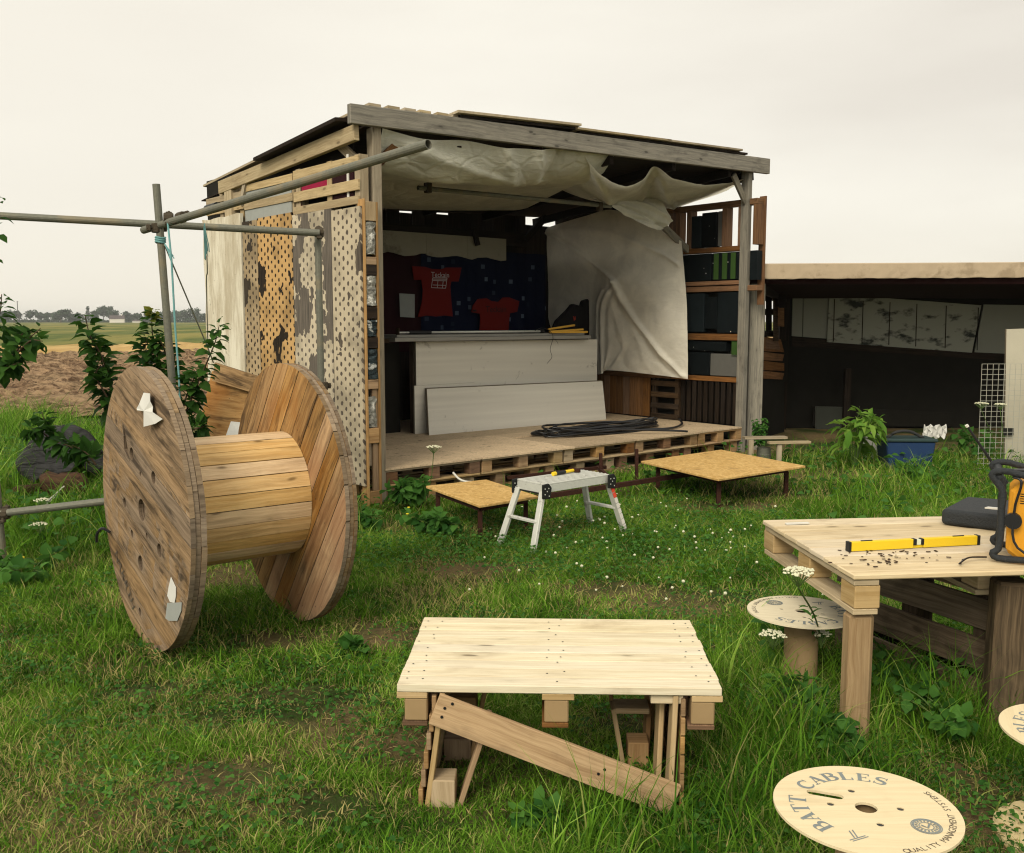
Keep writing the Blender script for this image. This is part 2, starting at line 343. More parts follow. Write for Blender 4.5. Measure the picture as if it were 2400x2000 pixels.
def m_galv():
    k = N('galvanised_tube'); ob = k.obj(); n = k.noise(ob, 55., 6., .75); s = k.noise(k.mapping(ob, (1, 1, 1)), 4., 5., .6)
    col = k.mix(n, (.10, .105, .085), (.27, .27, .22)); col = k.mix(k.map(s, .48, .66, 0, .6, True), col, (.30, .25, .16)); k.bump(n, .3, .003); return k.done(col, .6, .35)
M['galv'] = m_galv(); M['coupler'] = plain('rusty_coupler', (.08, .065, .045), .7, .4, scale=60., bump=.5); M['tape'] = plain('black_tape', (.02, .022, .02), .4)
M['rust'] = plain('rusty_steel', (.055, .022, .014), .85, .1, .4, 60., ((.03, .012, .01), .5), .4)
M['alu'] = plain('aluminium', (.66, .67, .62), .45, .15, .1, 40., ((.22, .20, .17), .58)); M['black'] = plain('black_plastic', (.018, .019, .02), .45); M['black_grain'] = plain('black_padded_plastic', (.030, .034, .038), .55, scale=120., bump=.6, var=.3)
M['cable'] = plain('black_cable', (.012, .013, .016), .35, spec=.5); M['yellow'] = plain('yellow_paint', (.85, .60, .03), .35, var=.04); M['radio'] = plain('orange_yellow_plastic', (.78, .36, .03), .4, var=.06, spots=((.30, .14, .03), .60, .5))
M['vial'] = plain('vial', (.75, .80, .62), .2); M['white'] = plain('white_paint', (.72, .71, .65), .6, scale=9.); M['redtape'] = plain('red_sticker', (.75, .08, .04), .5); M['sticker'] = plain('white_sticker', (.75, .72, .66), .5)
M['rope'] = plain('turquoise_rope', (.16, .36, .36), .8, scale=200., var=.4); M['wire'] = plain('grey_wire', (.30, .31, .27), .5, .3); M['drill_y'] = plain('ochre_handles', (.75, .42, .06), .5)
M['ply'] = wood('faced_plywood', (.80, .68, .43), (.73, .60, .36), (.46, .32, .15), .3, .2, .05, .6, bump=.1); M['print_blue'] = plain('worn_blue_print', (.22, .25, .25), .8, scale=50., var=.35); M['print_dark'] = plain('worn_dark_print', (.11, .09, .07), .8, scale=50., var=.4)
M['ply_pale'] = wood('bleached_plywood', (.84, .75, .54), (.76, .67, .46), (.46, .38, .25), .3, .2, .05, .6, bump=.1); M['brace'] = wood('knotty_brace', (.62, .43, .24), (.40, .25, .125), (.10, .06, .035), .5, 1., .1, streak=.25); M['mid_dark'] = wood('shaded_pallet', (.27, .20, .13), (.12, .085, .055), (.03, .025, .018), .6, .6, .3, streak=.3); M['cardboard'] = plain('card_core', (.36, .25, .13), .8, scale=15.); M['tarp'] = m_cloth('grey_tarpaulin', (.045, .046, .047), 0., 3.)  # shaded_pallet: pallet wood with the shade under the table put into its colour
M['log'] = wood('rotten_log', (.09, .05, .03), (.03, .018, .011), (.01, .007, .006), .5, .3, .3, bump=.9); M['blue'] = plain('blue_plastic', (.018, .045, .12), .5, scale=9.); M['teal'] = plain('dark_teal_plastic', (.03, .055, .055), .5); M['tan'] = plain('tan_cloth', (.50, .40, .28), .8, scale=9., bump=.3, spots=((.30, .23, .15), .52, .6))
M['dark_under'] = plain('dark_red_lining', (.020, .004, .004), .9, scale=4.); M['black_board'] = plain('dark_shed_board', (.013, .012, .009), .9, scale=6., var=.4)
def m_spray():
    k = N('sprayed_panel'); ob = k.obj(); n = k.noise(k.mapping(ob, (2.6, 1, 5), rot=(0, .6, 0)), 1.6, 4., .55)
    col = k.mix(k.map(n, .52, .68, 0, .92, True), (.36, .37, .32), (.015, .02, .022)); return k.done(col, .7)
M['spray'] = m_spray(); M['pale_panel'] = plain('pale_panel', (.30, .31, .27), .7, scale=3.)
M['house'] = plain('white_render', (.75, .72, .66), .8); M['roof'] = plain('slate_roof', (.10, .08, .08), .8); M['pole'] = plain('grey_pole', (.12, .12, .12), .8)
def m_leaf(name, c, c2, tr=.4, gloss=.6):
    k = N(name); t = k.attr(); ob = k.obj()
    col = k.mix(t, c, c2); col = k.mix(k.math('MULTIPLY', k.noise(ob, 30., 2.), .25), col, tuple(a*.5 for a in c))
    m = k.done(col, gloss); tl = k.new('ShaderNodeBsdfTranslucent'); k.set(tl.inputs[0], k.mix(.35, col, c2)); mx = k.new('ShaderNodeMixShader'); mx.inputs[0].default_value = tr
    k.link(k.b.outputs[0], mx.inputs[1]); k.link(tl.outputs[0], mx.inputs[2]); k.link(mx.outputs[0], k.n['Material Output'].inputs[0]); return m
M['leaf'] = m_leaf('dark_apple_leaf', (.008, .034, .006), (.065, .17, .025)); M['leaf_yellow'] = m_leaf('young_leaf', (.12, .16, .02), (.30, .30, .04))
M['leaf_bright'] = m_leaf('bright_leaf', (.10, .26, .03), (.30, .48, .08)); M['weed'] = m_leaf('weed_leaf', (.028, .11, .018), (.12, .29, .05)); M['stem'] = plain('brown_stem', (.09, .06, .035), .8); M['gstem'] = plain('green_stem', (.09, .15, .04), .7)
M['petal'] = plain('cream_petal', (.72, .72, .52), .7); M['petal_y'] = plain('yellow_petal', (.75, .6, .03), .6); M['tree'] = m_leaf('far_tree', (.030, .060, .034), (.075, .11, .060), .15, .8)
def m_grass():
    k = N('grass_blade'); t = k.attr(); t2 = k.attr('dry'); uv = k.obj()
    col = k.mix(k.map(t, 0, .75), (.018, .085, .004), (.18, .37, .028)); col = k.mix(k.map(t, .75, 1.), col, (.44, .60, .13)); col = k.mix(t2, col, (.56, .46, .19))
    m = k.done(col, .65); tl = k.new('ShaderNodeBsdfTranslucent'); k.set(tl.inputs[0], col); mx = k.new('ShaderNodeMixShader'); mx.inputs[0].default_value = .28
    k.link(k.b.outputs[0], mx.inputs[1]); k.link(tl.outputs[0], mx.inputs[2]); k.link(mx.outputs[0], k.n['Material Output'].inputs[0]); return m
M['grass'] = m_grass()
def m_ground():
    k = N('turf_and_soil'); ob = k.obj(); n = k.noise(ob, 1.1, 6., .6); f = k.noise(ob, 25., 6., .7)
    col = k.mix(k.map(n, .4, .6, smooth=True), (.035, .07, .012), (.20, .145, .07)); col = k.mix(k.map(f, .45, .65, 0, .6), col, (.07, .055, .03)); k.bump(f, 1., .03); return k.done(col, .95)
M['ground'] = m_ground()
def m_soil():
    k = N('ploughed_soil'); ob = k.obj(); f = k.noise(ob, 3.2, 9., .8); g = k.noise(k.mapping(ob, (.5, 1.2, 1)), .35, 4., .6); v = k.vor(ob, 3.4, 1.)
    col = k.mix(k.map(f, .43, .57), (.11, .062, .034), (.46, .31, .18)); col = k.mix(k.map(g, .4, .65, 0, .5, True), col, (.36, .26, .15))
    col = k.mix(k.map(k.noise(ob, 2.6, 9., .85), .55, .58, 0, .85), col, (.055, .032, .02)); k.bump(k.math('ADD', f, v), 1., .12); return k.done(col, .95)
M['soil'] = m_soil()
def m_crop(name, a, b, c):
    k = N(name); ob = k.obj(); f = k.noise(k.mapping(ob, (1, .25, 1)), .9, 7., .7); g = k.noise(k.mapping(ob, (.4, .06, 1)), .3, 4., .6)
    col = k.mix(k.map(f, .35, .65), a, b); col = k.mix(k.map(g, .42, .62, 0, .8, True), col, c); k.bump(f, .8, .2); return k.done(col, .9)
M['crop'] = m_crop('green_crop', (.045, .085, .018), (.15, .17, .042), (.30, .25, .075)); M['straw'] = m_crop('dry_verge', (.42, .27, .10), (.58, .40, .17), (.36, .27, .09)); M['straw_bits'] = plain('straw_bits', (.46, .36, .17), .8)

# ------------------------------------------------------------------ sky, sun, view
W = bpy.data.worlds.new('World'); sc.world = W; W.use_nodes = True
wt = W.node_tree; wn = wt.nodes; bg = wn['Background']; bg.inputs['Strength'].default_value = .1
SUN_EL, SUN_AZ = 38., -155.                 # azimuth from +Y towards +X
sky = wn.new('ShaderNodeTexSky'); sky.sky_type = 'NISHITA'; sky.sun_disc = False; sky.sun_elevation = R(SUN_EL); sky.sun_rotation = R(SUN_AZ)
tc = wn.new('ShaderNodeTexCoord'); sx = wn.new('ShaderNodeSeparateXYZ'); wt.links.new(tc.outputs['Generated'], sx.inputs[0])
cl = wn.new('ShaderNodeTexNoise'); cl.inputs['Scale'].default_value = 1.5; cl.inputs['Detail'].default_value = 5; cl.inputs['Roughness'].default_value = .5
mpw = wn.new('ShaderNodeMapping'); mpw.inputs['Scale'].default_value = (.8, .8, 3.2); mpw.inputs['Location'].default_value = (2.3, .4, .2); wt.links.new(tc.outputs['Generated'], mpw.inputs[0]); wt.links.new(mpw.outputs[0], cl.inputs['Vector'])
def wmix(a, b, f):
    o = wn.new('ShaderNodeMix'); o.data_type = 'RGBA'
    for i, q in ((0, f), (6, a), (7, b)):
        if isinstance(q, bpy.types.NodeSocket): wt.links.new(q, o.inputs[i])
        else: o.inputs[i].default_value = q if i == 0 else (*q, 1)
    return o.outputs[2]
def wmap(v, a, b, c, d):
    o = wn.new('ShaderNodeMapRange'); wt.links.new(v, o.inputs[0])
    for i, q in enumerate((a, b, c, d)): o.inputs[i+1].default_value = q
    return o.outputs[0]
cloud = wmix((.76, .70, .605), (.93, .88, .765), wmap(cl.outputs['Fac'], .36, .60, 0, 1))
side = wmap(sx.outputs[0], -.5, .55, 1.0, 0.); sd2 = wn.new('ShaderNodeMath'); sd2.operation = 'MULTIPLY'; wt.links.new(side, sd2.inputs[0]); sd2.inputs[1].default_value = .75; cloud = wmix(cloud, (.95, .895, .77), sd2.outputs[0])
el = wmap(sx.outputs[2], .0, .95, 6.95, 7.2)
vm = wn.new('ShaderNodeVectorMath'); vm.operation = 'SCALE'; wt.links.new(cloud, vm.inputs[0]); wt.links.new(el, vm.inputs['Scale'])
wt.links.new(wmix(sky.outputs[0], vm.outputs[0], .94), bg.inputs[0])
sl = bpy.data.lights.new('sun', 'SUN'); sl.energy = 1.5; sl.angle = R(26); sl.color = (1, .90, .73)
so = bpy.data.objects.new('sun', sl); COL.objects.link(so)
sd = Vector((math.sin(R(SUN_AZ))*math.cos(R(SUN_EL)), math.cos(R(SUN_AZ))*math.cos(R(SUN_EL)), math.sin(R(SUN_EL))))
so.rotation_euler = sd.to_track_quat('Z', 'Y').to_euler()
sc.view_settings.view_transform = 'Standard'; sc.view_settings.look = 'None'; sc.view_settings.gamma = 1.; sc.view_settings.exposure = .62
sc.cycles.max_bounces = 5; sc.cycles.diffuse_bounces = 1; sc.cycles.glossy_bounces = 2; sc.cycles.transmission_bounces = 3; sc.cycles.volume_bounces = 0
sc.cycles.filter_width = 1.15; sc.cycles.use_denoising = True; sc.cycles.denoising_prefilter = 'ACCURATE'; sc.cycles.sample_clamp_indirect = 4

def haze_box():
    m = MB(); m.box(-3060, 3060, -70, 3060, -1.5, 15.5); k = bpy.data.materials.new('haze'); k.use_nodes = True; t = k.node_tree; t.nodes.clear()
    o = t.nodes.new('ShaderNodeOutputMaterial'); v = t.nodes.new('ShaderNodeVolumePrincipled'); v.inputs['Color'].default_value = (.90, .93, .95, 1); v.inputs['Density'].default_value = .00032; v.inputs['Anisotropy'].default_value = .2
    t.links.new(v.outputs[0], o.inputs['Volume']); q = m.build('haze', k); q['kind'] = 'stuff'; q['label'] = 'thin pale haze over the fields'; return q
haze_box()
# ------------------------------------------------------------------ ground and fields
def vnoise(x, y, s, seed=0):
    x = np.asarray(x)*s+seed*17.3; y = np.asarray(y)*s+seed*9.1
    xi = np.floor(x).astype(np.int64); yi = np.floor(y).astype(np.int64); xf = x-xi; yf = y-yi
    h = lambda a, b: (((a*374761393+b*668265263+seed*1442695) ^ ((a*374761393+b*668265263) >> 13))*1274126177 & 0x7fffffff)/0x7fffffff
    u = xf*xf*(3-2*xf); w = yf*yf*(3-2*yf)
    return (h(xi, yi)*(1-u)+h(xi+1, yi)*u)*(1-w)+(h(xi, yi+1)*(1-u)+h(xi+1, yi+1)*u)*w
def fbm(x, y, s, seed=0, o=4): return sum(vnoise(x, y, s*2**i, seed+i)*.5**i for i in range(o))/sum(.5**i for i in range(o))
def npmesh(name, v, faces, mat, attrs=None, smooth=False):
    me = bpy.data.meshes.new(name); nf = sum(len(f) for f in faces)
    me.vertices.add(len(v)); me.vertices.foreach_set('co', np.ascontiguousarray(v, dtype=np.float32).ravel())
    loops = np.concatenate([f.ravel() for f in faces]); tot = np.concatenate([np.full(len(f), f.shape[1]) for f in faces])
    me.loops.add(len(loops)); me.loops.foreach_set('vertex_index', loops.astype(np.int32)); me.polygons.add(nf)
    st = np.concatenate([[0], np.cumsum(tot)[:-1]]); me.polygons.foreach_set('loop_start', st.astype(np.int32)); me.polygons.foreach_set('loop_total', tot.astype(np.int32))
    if smooth: me.polygons.foreach_set('use_smooth', np.ones(nf, dtype=bool))
    for k, q in (attrs or {}).items(): a = me.attributes.new(k, 'FLOAT', 'POINT'); a.data.foreach_set('value', np.ascontiguousarray(q, dtype=np.float32))
    me.update(calc_edges=True); me.validate(); me.materials.append(mat)
    o = bpy.data.objects.new(name, me); COL.objects.link(o); return o
def npgrid(name, X, Y, Z, mat, kind='structure'):
    nr, nc = X.shape; v = np.stack([X, Y, Z], -1).reshape(-1, 3); i = np.arange(nr-1)[:, None]*nc+np.arange(nc-1)[None]
    f = np.stack([i, i+1, i+nc+1, i+nc], -1).reshape(-1, 4); o = npmesh(name, v, [f], mat, smooth=True); o['kind'] = kind; return o
xs = np.concatenate([[-3000, -300, -60], np.linspace(-12, 14, 131), [60, 300, 3000]]); ys = np.concatenate([[-60, -8], np.linspace(0, 18, 91), [40, 100, 400, 3000]])
Xg, Yg = np.meshgrid(xs, ys)
def gz(x, y): m = np.clip((13-np.abs(y-7))/6, 0, 1); return (fbm(x, y, .8, 3)-.5)*.05*m
npgrid('ground', Xg, Yg, gz(Xg, Yg)-.012, M['ground'])
def band(name, a0, a1, b0, b1, x0, x1, nx, ny, rough, sc_, mat, top=.0):   # field strip between two slanting lines y = a0 + a1 x and b0 + b1 x
    X, T = np.meshgrid(np.linspace(x0, x1, nx), np.linspace(0, 1, ny)**1.6); ya = a0+a1*X; yb = b0+b1*X; Y = ya+(yb-ya)*T
    e = np.minimum(1, np.minimum(T, 1-T)*ny/1.5); Z = .03+top*e+(fbm(X, Y, sc_, 5, 5)-.5)*rough*(.35+.65*np.minimum(1, T*8)); return npgrid(name, X, Y, Z, mat)
band('ploughed_field', 15.5, -.03, 67., .95, -50, 40, 620, 300, .50, 2.6, M['soil'])
band('dry_verge', 66., .95, 88.5, .95, -60, 60, 160, 24, .5, .6, M['straw'], .08)
band('crop_field', 88., .95, 900., 0., -420, 420, 300, 90, .25, .5, M['crop'], .55)

# ------------------------------------------------------------------ leaves
LT = np.array([[0, 0, 0], [-.46, .32, .10], [-.40, .68, .08], [0, 1, -.05], [.40, .68, .08], [.46, .32, .10], [0, .32, 0], [0, .68, 0]], float)
LF4 = np.array([[1, 6, 7, 2], [6, 5, 4, 7]]); LF3 = np.array([[0, 6, 1], [0, 5, 6], [2, 7, 3], [7, 4, 3]])
def leaf_arrays(pos, d, nrm, size, wr=.6, curl=.25):
    pos = np.asarray(pos, float); d = np.asarray(d, float); d = d/np.linalg.norm(d, axis=1, keepdims=True)
    s = np.cross(d, nrm); s /= np.linalg.norm(s, axis=1, keepdims=True)+1e-9; n = np.cross(s, d); size = np.asarray(size)[:, None, None]
    T = LT[None]*np.ones((len(pos), 1, 1)); T = T.copy(); T[:, :, 2] -= curl*T[:, :, 1]**2
    v = pos[:, None]+size*(T[:, :, 0:1]*wr*s[:, None]+T[:, :, 1:2]*d[:, None]+T[:, :, 2:3]*n[:, None])
    o = np.arange(len(pos))[:, None, None]*8
    return v.reshape(-1, 3), [(LF4[None]+o).reshape(-1, 4), (LF3[None]+o).reshape(-1, 3)]
def leaves(name, pos, d, nrm, size, mat, parent=None, wr=.6, curl=.25, tint=None):
    pos = np.asarray(pos, float)
    if parent is not None: pos = pos-np.array(parent.location)
    v, f = leaf_arrays(pos, d, nrm, size, wr, curl); t = rng.random(len(pos)) if tint is None else tint
    o = npmesh(name, v, f, mat, {'tint': np.repeat(t, 8)}, smooth=True)
    if parent is not None: o.parent = parent
    return o
def rdir(n, zmin=-.3, zmax=1.):
    a = rng.random(n)*2*np.pi; z = zmin+rng.random(n)*(zmax-zmin); r = np.sqrt(np.maximum(0, 1-z*z)); return np.stack([r*np.cos(a), r*np.sin(a), z], -1)

# ------------------------------------------------------------------ the far tree line, houses, poles
def far_tree(px, py_top, wpx, Y, lab, shape='round', mat='tree'):
    b = P(px, 758, Y); h = P(px, 758-(758-py_top)*1.25, Y).z; w = wpx/F*Y; t = thing('field_tree', lab, 'tree', (b.x, Y, 0), group='trees along the horizon')
    n = 420; lob = 7 if shape == 'round' else 3
    c = np.array([[rng.normal()*w*.22, rng.normal()*w*.2, h*(.45+.38*rng.random())] for _ in range(lob)]); r = np.array([w*.26]*lob)
    if shape == 'tall': c = np.array([[0, 0, h*q] for q in (.3, .55, .78)]); r = np.array([w*.42, w*.40, w*.26])
    k = rng.integers(0, len(c), n); u = rdir(n, -1); p = c[k]+u*(r[k]*(.55+.5*rng.random(n)))[:, None]*np.array([1, 1, (1.0 if shape == 'round' else h/w*.42)]); p[:, 2] = np.clip(p[:, 2], .3, h*1.0)
    o = leaves('crown', p+np.array(t.location), rdir(n, -.6), u, w*.09+rng.random(n)*w*.09+.25, M[mat], t, .9, .1)
    MB().tube([(0, 0, -.1), (0, 0, h*.5)], [w*.04+.1, .1], 6).build('trunk', M['stem'], t)
    return t
TR = [(8, 741, 30, 'round'), (33, 733, 24, 'round'), (72, 734, 20, 'round'), (94, 740, 16, 'round'), (110, 741, 16, 'round'), (128, 741, 18, 'round'), (143, 736, 28, 'round'), (166, 744, 22, 'round'), (188, 741, 18, 'round'), (207, 725, 10, 'tall'), (219, 737, 18, 'round'), (229, 730, 7, 'tall'), (243, 726, 22, 'round'), (258, 727, 20, 'round'), (268, 736, 20, 'round'),
      (302, 741, 26, 'round'), (324, 743, 18, 'round'), (342, 727, 8, 'tall'), (356, 742, 22, 'round'), (374, 740, 22, 'round'), (404, 738, 24, 'round'), (420, 736, 20, 'round'), (436, 737, 22, 'round'), (455, 731, 20, 'round'), (468, 742, 16, 'round'), (481, 740, 12, 'round')]
WH = ['at the left edge of the picture', 'left of the thin pole', 'first right of the thin pole', 'second right of the thin pole', 'low one right of the pole', 'low one before the bushy group', 'broad one above the left sapling', 'low one right of the broad tree', 'low one beside the poplar', 'narrow poplar left of the white house', 'low one right of the poplar', 'thin spire beside the big clump', 'big clump left of the white house', 'big clump touching the white house', 'dark one at the gable of the white house',
      'round one right of the white house', 'low one beyond the white house', 'narrow spire above the middle sapling', 'low one right of the narrow spire', 'low one left of the leaning scaffold tube', 'dark one right of the leaning scaffold tube', 'second dark one right of the scaffold tube', 'third dark one right of the scaffold tube', 'tall one beside the grey wire', 'low one right of the grey wire', 'small one against the white board']
for (px, pt, w, s), wh in zip(TR, WH): far_tree(px, pt-2, w*1.25, 640+random.random()*160, ('slim ' if s == 'tall' else '')+'distant tree on the horizon, '+wh, s)
hb = MB()
for px in np.arange(-20, 495, 4.): 
    Y = 700; b = P(px, 758, Y)
hz = thing('hedge', 'long low dark hedge running under the distant trees', 'hedge', (P(230, 758, 700).x, 700, 0))
n = 2600; x = P(-20, 758, 700).x+(P(495, 758, 700).x-P(-20, 758, 700).x)*rng.random(n); z = .3+3.1*rng.random(n)*(.4+.6*vnoise(x, x*0, .05, 2)); pos = np.stack([x, 700+rng.random(n)*6, z], -1)
leaves('foliage', pos, rdir(n, -.6), rdir(n), .9+rng.random(n)*.9, M['tree'], hz, .9, .1)
b = P(275, 757, 600); t = thing('white_house', 'small white house with a dark pitched roof among the distant trees', 'house', (b.x, 600, 0), .25)
MB().box(-4.2, 4.2, -2.5, 2.5, 0, 3.).build('wall', M['house'], t)
MB().prism([(-2.8, 0), (2.8, 0), (0, 2.2)], 8.8, Matrix.Translation((-4.4, 0, 3.003))@Euler((R(90), 0, R(90))).to_matrix().to_4x4()).build('roof', M['roof'], t)
m = MB(); m.box(-.3, .3, -.3, .3, 4.6, 6.2).build('chimney', M['house'], t, loc=(2.5, 0, 0)) if False else None
MB().box(2.4, 3., -.3, .3, 4.4, 5.9).build('chimney', M['house'], t)
b = P(322, 757, 620); t = thing('farm_shed', 'low pale farm shed right of the distant white house', 'shed', (b.x, 620, 0))
MB().box(-2.5, 2.5, -2, 2, 0, 1.6).build('wall', M['house'], t); MB().prism([(-2.3, 0), (2.3, 0), (0, .8)], 5.2, Matrix.Translation((-2.6, 0, 1.603))@Euler((R(90), 0, R(90))).to_matrix().to_4x4()).build('roof', M['roof'], t)
for px, pt, lab in ((43, 706, 'thin grey utility pole standing over the distant tree line'), (47, 735, 'short grey post beside the thin utility pole')):
    b = P(px, 757, 420); h = P(px, pt, 420).z; t = thing('utility_pole', lab, 'pole', (b.x, 420, 0)); MB().tube([(0, 0, 0), (0, 0, h)], .16, 8).build('pole', M['pole'], t); MB().box(-.1, .5, -.08, .08, h-.25, h-.1).build('lamp_head', M['pole'], t)

# ------------------------------------------------------------------ text
def text_polys(s, size, spacing=1.):
    c = bpy.data.curves.new('t', 'FONT'); c.body = s; c.size = size; c.space_character = spacing; c.align_x = 'CENTER'; c.align_y = 'CENTER'; c.resolution_u = 3
    o = bpy.data.objects.new('t', c); COL.objects.link(o); dg = bpy.context.evaluated_depsgraph_get(); me = bpy.data.meshes.new_from_object(o.evaluated_get(dg))
    v = [tuple(q.co) for q in me.vertices]; f = [tuple(p.vertices) for p in me.polygons]; bpy.data.objects.remove(o); bpy.data.curves.remove(c); bpy.data.meshes.remove(me); return v, f
def add_text(mb, s, size, Mx, spacing=1., tint=.5):
    v, f = text_polys(s, size, spacing); mb.add([Mx@Vector(q) for q in v], f, [[(0, 0)]*len(p) for p in f], tint)
def holed(outer, holes, t):                  # 2-D outline with holes -> verts, faces of a solid plate
    c = bpy.data.curves.new('h', 'CURVE'); c.dimensions = '2D'; c.fill_mode = 'BOTH'; c.extrude = t/2
    for lp in [outer]+holes:
        s = c.splines.new('POLY'); s.points.add(len(lp)-1); s.use_cyclic_u = True
        for q, (x, y) in zip(s.points, lp): q.co = (x, y, 0, 1)
    o = bpy.data.objects.new('h', c); COL.objects.link(o); dg = bpy.context.evaluated_depsgraph_get(); me = bpy.data.meshes.new_from_object(o.evaluated_get(dg))
    v = [tuple(q.co) for q in me.vertices]; f = [tuple(p.vertices) for p in me.polygons]; bpy.data.objects.remove(o); bpy.data.curves.remove(c); bpy.data.meshes.remove(me); return v, f
def add_holed(mb, outer, holes, t, Mx, tint=None):
    v, f = holed(outer, holes, t); mb.add([Mx@Vector(q) for q in v], f, [[(v[i][0]+v[i][2], v[i][1]) for i in p] for p in f], tint)

# ------------------------------------------------------------------ the shed (stage)
RZ = R(90-AZ)
shed = thing('stage_shed', 'large open-fronted timber stage shed of old pallets with a sloping roof and draped sheets', 'shed', F0, RZ)
gw, bw = M['grey_wood'], M['buff_wood']
MB().box(-.045, .045, -.01, .085, -.05, 3.235).build('front_post', bw, shed, bevel=.004)
MB().box(5.24, 5.315, -.01, .10, -.05, 3.40).build('front_post', gw, shed, bevel=.004)
m = MB(); m.prism([(-.29, 3.225), (5.58, 3.385), (5.58, 3.565), (-.29, 3.385)], .055, Matrix(((1, 0, 0, 0), (0, 0, 1, -.07), (0, 1, 0, 0), (0, 0, 0, 1)))); m.build('front_beam', gw, shed, bevel=.004)
MB().bar((-.2, -.01, 3.17), (-.2, 2.75, 3.0), .05, .13).build('rafter', bw, shed, bevel=.003)
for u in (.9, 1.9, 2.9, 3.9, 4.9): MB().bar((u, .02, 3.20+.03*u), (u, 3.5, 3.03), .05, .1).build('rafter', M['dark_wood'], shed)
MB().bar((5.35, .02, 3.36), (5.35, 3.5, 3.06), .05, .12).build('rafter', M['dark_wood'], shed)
MB().bar((-.18, .42, 2.98-.03), (-.02, .02, 2.98), .09, .03).build('brace', bw, shed) if False else None
MB().bar((-.13, .40, 3.14), (-.03, .06, 2.86), .035, .08).build('brace', bw, shed)
MB().bar((5.0, .04, 3.33), (5.25, .04, 3.03), .03, .08).build('brace', gw, shed)
MB().bar((.30, .05, 3.20), (.05, .05, 2.95), .03, .07).build('brace', M['brown_plank'], shed)
# roof: battens, then overlapping boards
for u in (-.02, .17, .34, .50, .69, .86): MB().box(u-.06, u+.06, -.02, 3.5, 0, .022, M=Matrix.Translation((0, 0, 3.405+u*.03))@Matrix.Rotation(R(-5), 4, 'X')).build('roof_batten', bw, shed)
def roofb(u0, u1, z0, z1, v0, v1, tk=.03, mat='dark_wood'):
    p = [(u0, v0, z0), (u1, v0, z1), (u1, v1, z1-(v1-v0)*.085), (u0, v1, z0-(v1-v0)*.085)]; vs = p+[(a, b, c+tk) for a, b, c in p]
    MB().add(vs, [(3, 2, 1, 0), (4, 5, 6, 7), (0, 1, 5, 4), (1, 2, 6, 5), (2, 3, 7, 6), (3, 0, 4, 7)], [[(a[0], a[1]) for a in (vs[i] for i in f)] for f in [(3, 2, 1, 0), (4, 5, 6, 7), (0, 1, 5, 4), (1, 2, 6, 5), (2, 3, 7, 6), (3, 0, 4, 7)]]).build('roof_board', M[mat], shed)
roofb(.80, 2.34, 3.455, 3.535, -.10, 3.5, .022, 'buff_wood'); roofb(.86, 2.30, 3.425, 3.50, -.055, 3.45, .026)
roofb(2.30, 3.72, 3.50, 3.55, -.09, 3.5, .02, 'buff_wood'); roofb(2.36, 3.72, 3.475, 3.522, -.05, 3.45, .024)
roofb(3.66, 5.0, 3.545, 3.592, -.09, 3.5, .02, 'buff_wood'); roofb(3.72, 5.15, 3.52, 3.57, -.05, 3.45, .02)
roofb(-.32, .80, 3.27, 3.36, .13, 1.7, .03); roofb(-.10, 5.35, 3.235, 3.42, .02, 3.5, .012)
# left wall: pallet thickness, perforated boards, white board
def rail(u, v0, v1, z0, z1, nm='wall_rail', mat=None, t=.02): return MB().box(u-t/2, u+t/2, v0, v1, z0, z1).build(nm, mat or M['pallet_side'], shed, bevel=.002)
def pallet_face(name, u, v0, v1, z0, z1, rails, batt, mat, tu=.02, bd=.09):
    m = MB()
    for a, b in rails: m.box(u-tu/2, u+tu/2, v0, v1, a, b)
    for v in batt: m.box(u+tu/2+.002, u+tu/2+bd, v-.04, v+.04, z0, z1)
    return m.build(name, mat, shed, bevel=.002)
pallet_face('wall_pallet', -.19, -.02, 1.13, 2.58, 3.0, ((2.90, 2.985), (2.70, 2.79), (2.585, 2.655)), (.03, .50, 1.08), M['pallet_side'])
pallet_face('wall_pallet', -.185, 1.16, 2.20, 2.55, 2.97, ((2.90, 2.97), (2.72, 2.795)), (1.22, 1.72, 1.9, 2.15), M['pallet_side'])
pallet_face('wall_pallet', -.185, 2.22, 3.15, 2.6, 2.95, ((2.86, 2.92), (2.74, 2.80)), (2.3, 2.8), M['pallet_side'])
MB().box(-.22, -.06, 2.45, 2.62, 2.55, 3.06).build('corner_post', bw, shed, bevel=.004)
MB().bar((-.2, 2.25, 2.78), (-.2, 2.13, 3.02), .03, .06).build('brace', bw, shed)
for (v0, v1, zt, mt) in ((-.08, .40, 2.56, 'perf_c'), (.41, 1.125, 2.58, 'perf_b'), (1.13, 1.86, 2.61, 'perf_a'), (1.87, 2.2, 2.60, 'perf_d')):
    m = MB(); x0, x1 = -.222, -.204; n0 = len(m.v)
    vs = [(x0, v0, .18), (x0, v1, .18), (x0, v1, zt), (x0, v0, zt)]; vs += [(x1, b, c) for a, b, c in vs]; o = random.random()*5
    fs = [(0, 1, 2, 3)[::-1], (4, 5, 6, 7), (0, 1, 5, 4), (1, 2, 6, 5), (2, 3, 7, 6), (3, 0, 4, 7)]; m.add(vs, fs, [[(vs[i][2]+o+vs[i][0], vs[i][1]) for i in f] for f in fs]).build('perforated_board', M[mt], shed)
m = MB(); yy = np.linspace(2.21, 3.18, 14); top = [2.69+.006*math.sin(i*1.1)+random.uniform(-.005, .005) for i in range(14)]
pl = [(y, .95-.02*random.random()) for y in yy]+[(3.16+.015*math.sin(z*9)+random.uniform(-.006, .006), z) for z in np.linspace(1.1, 2.6, 9)]+[(y, z) for y, z in zip(yy[::-1], top[::-1])]
m.prism(pl, .03, Matrix(((0, 0, 1, -.235), (1, 0, 0, 0), (0, 1, 0, 0), (0, 0, 0, 1)))).build('white_wall_board', M['white_board'], shed)
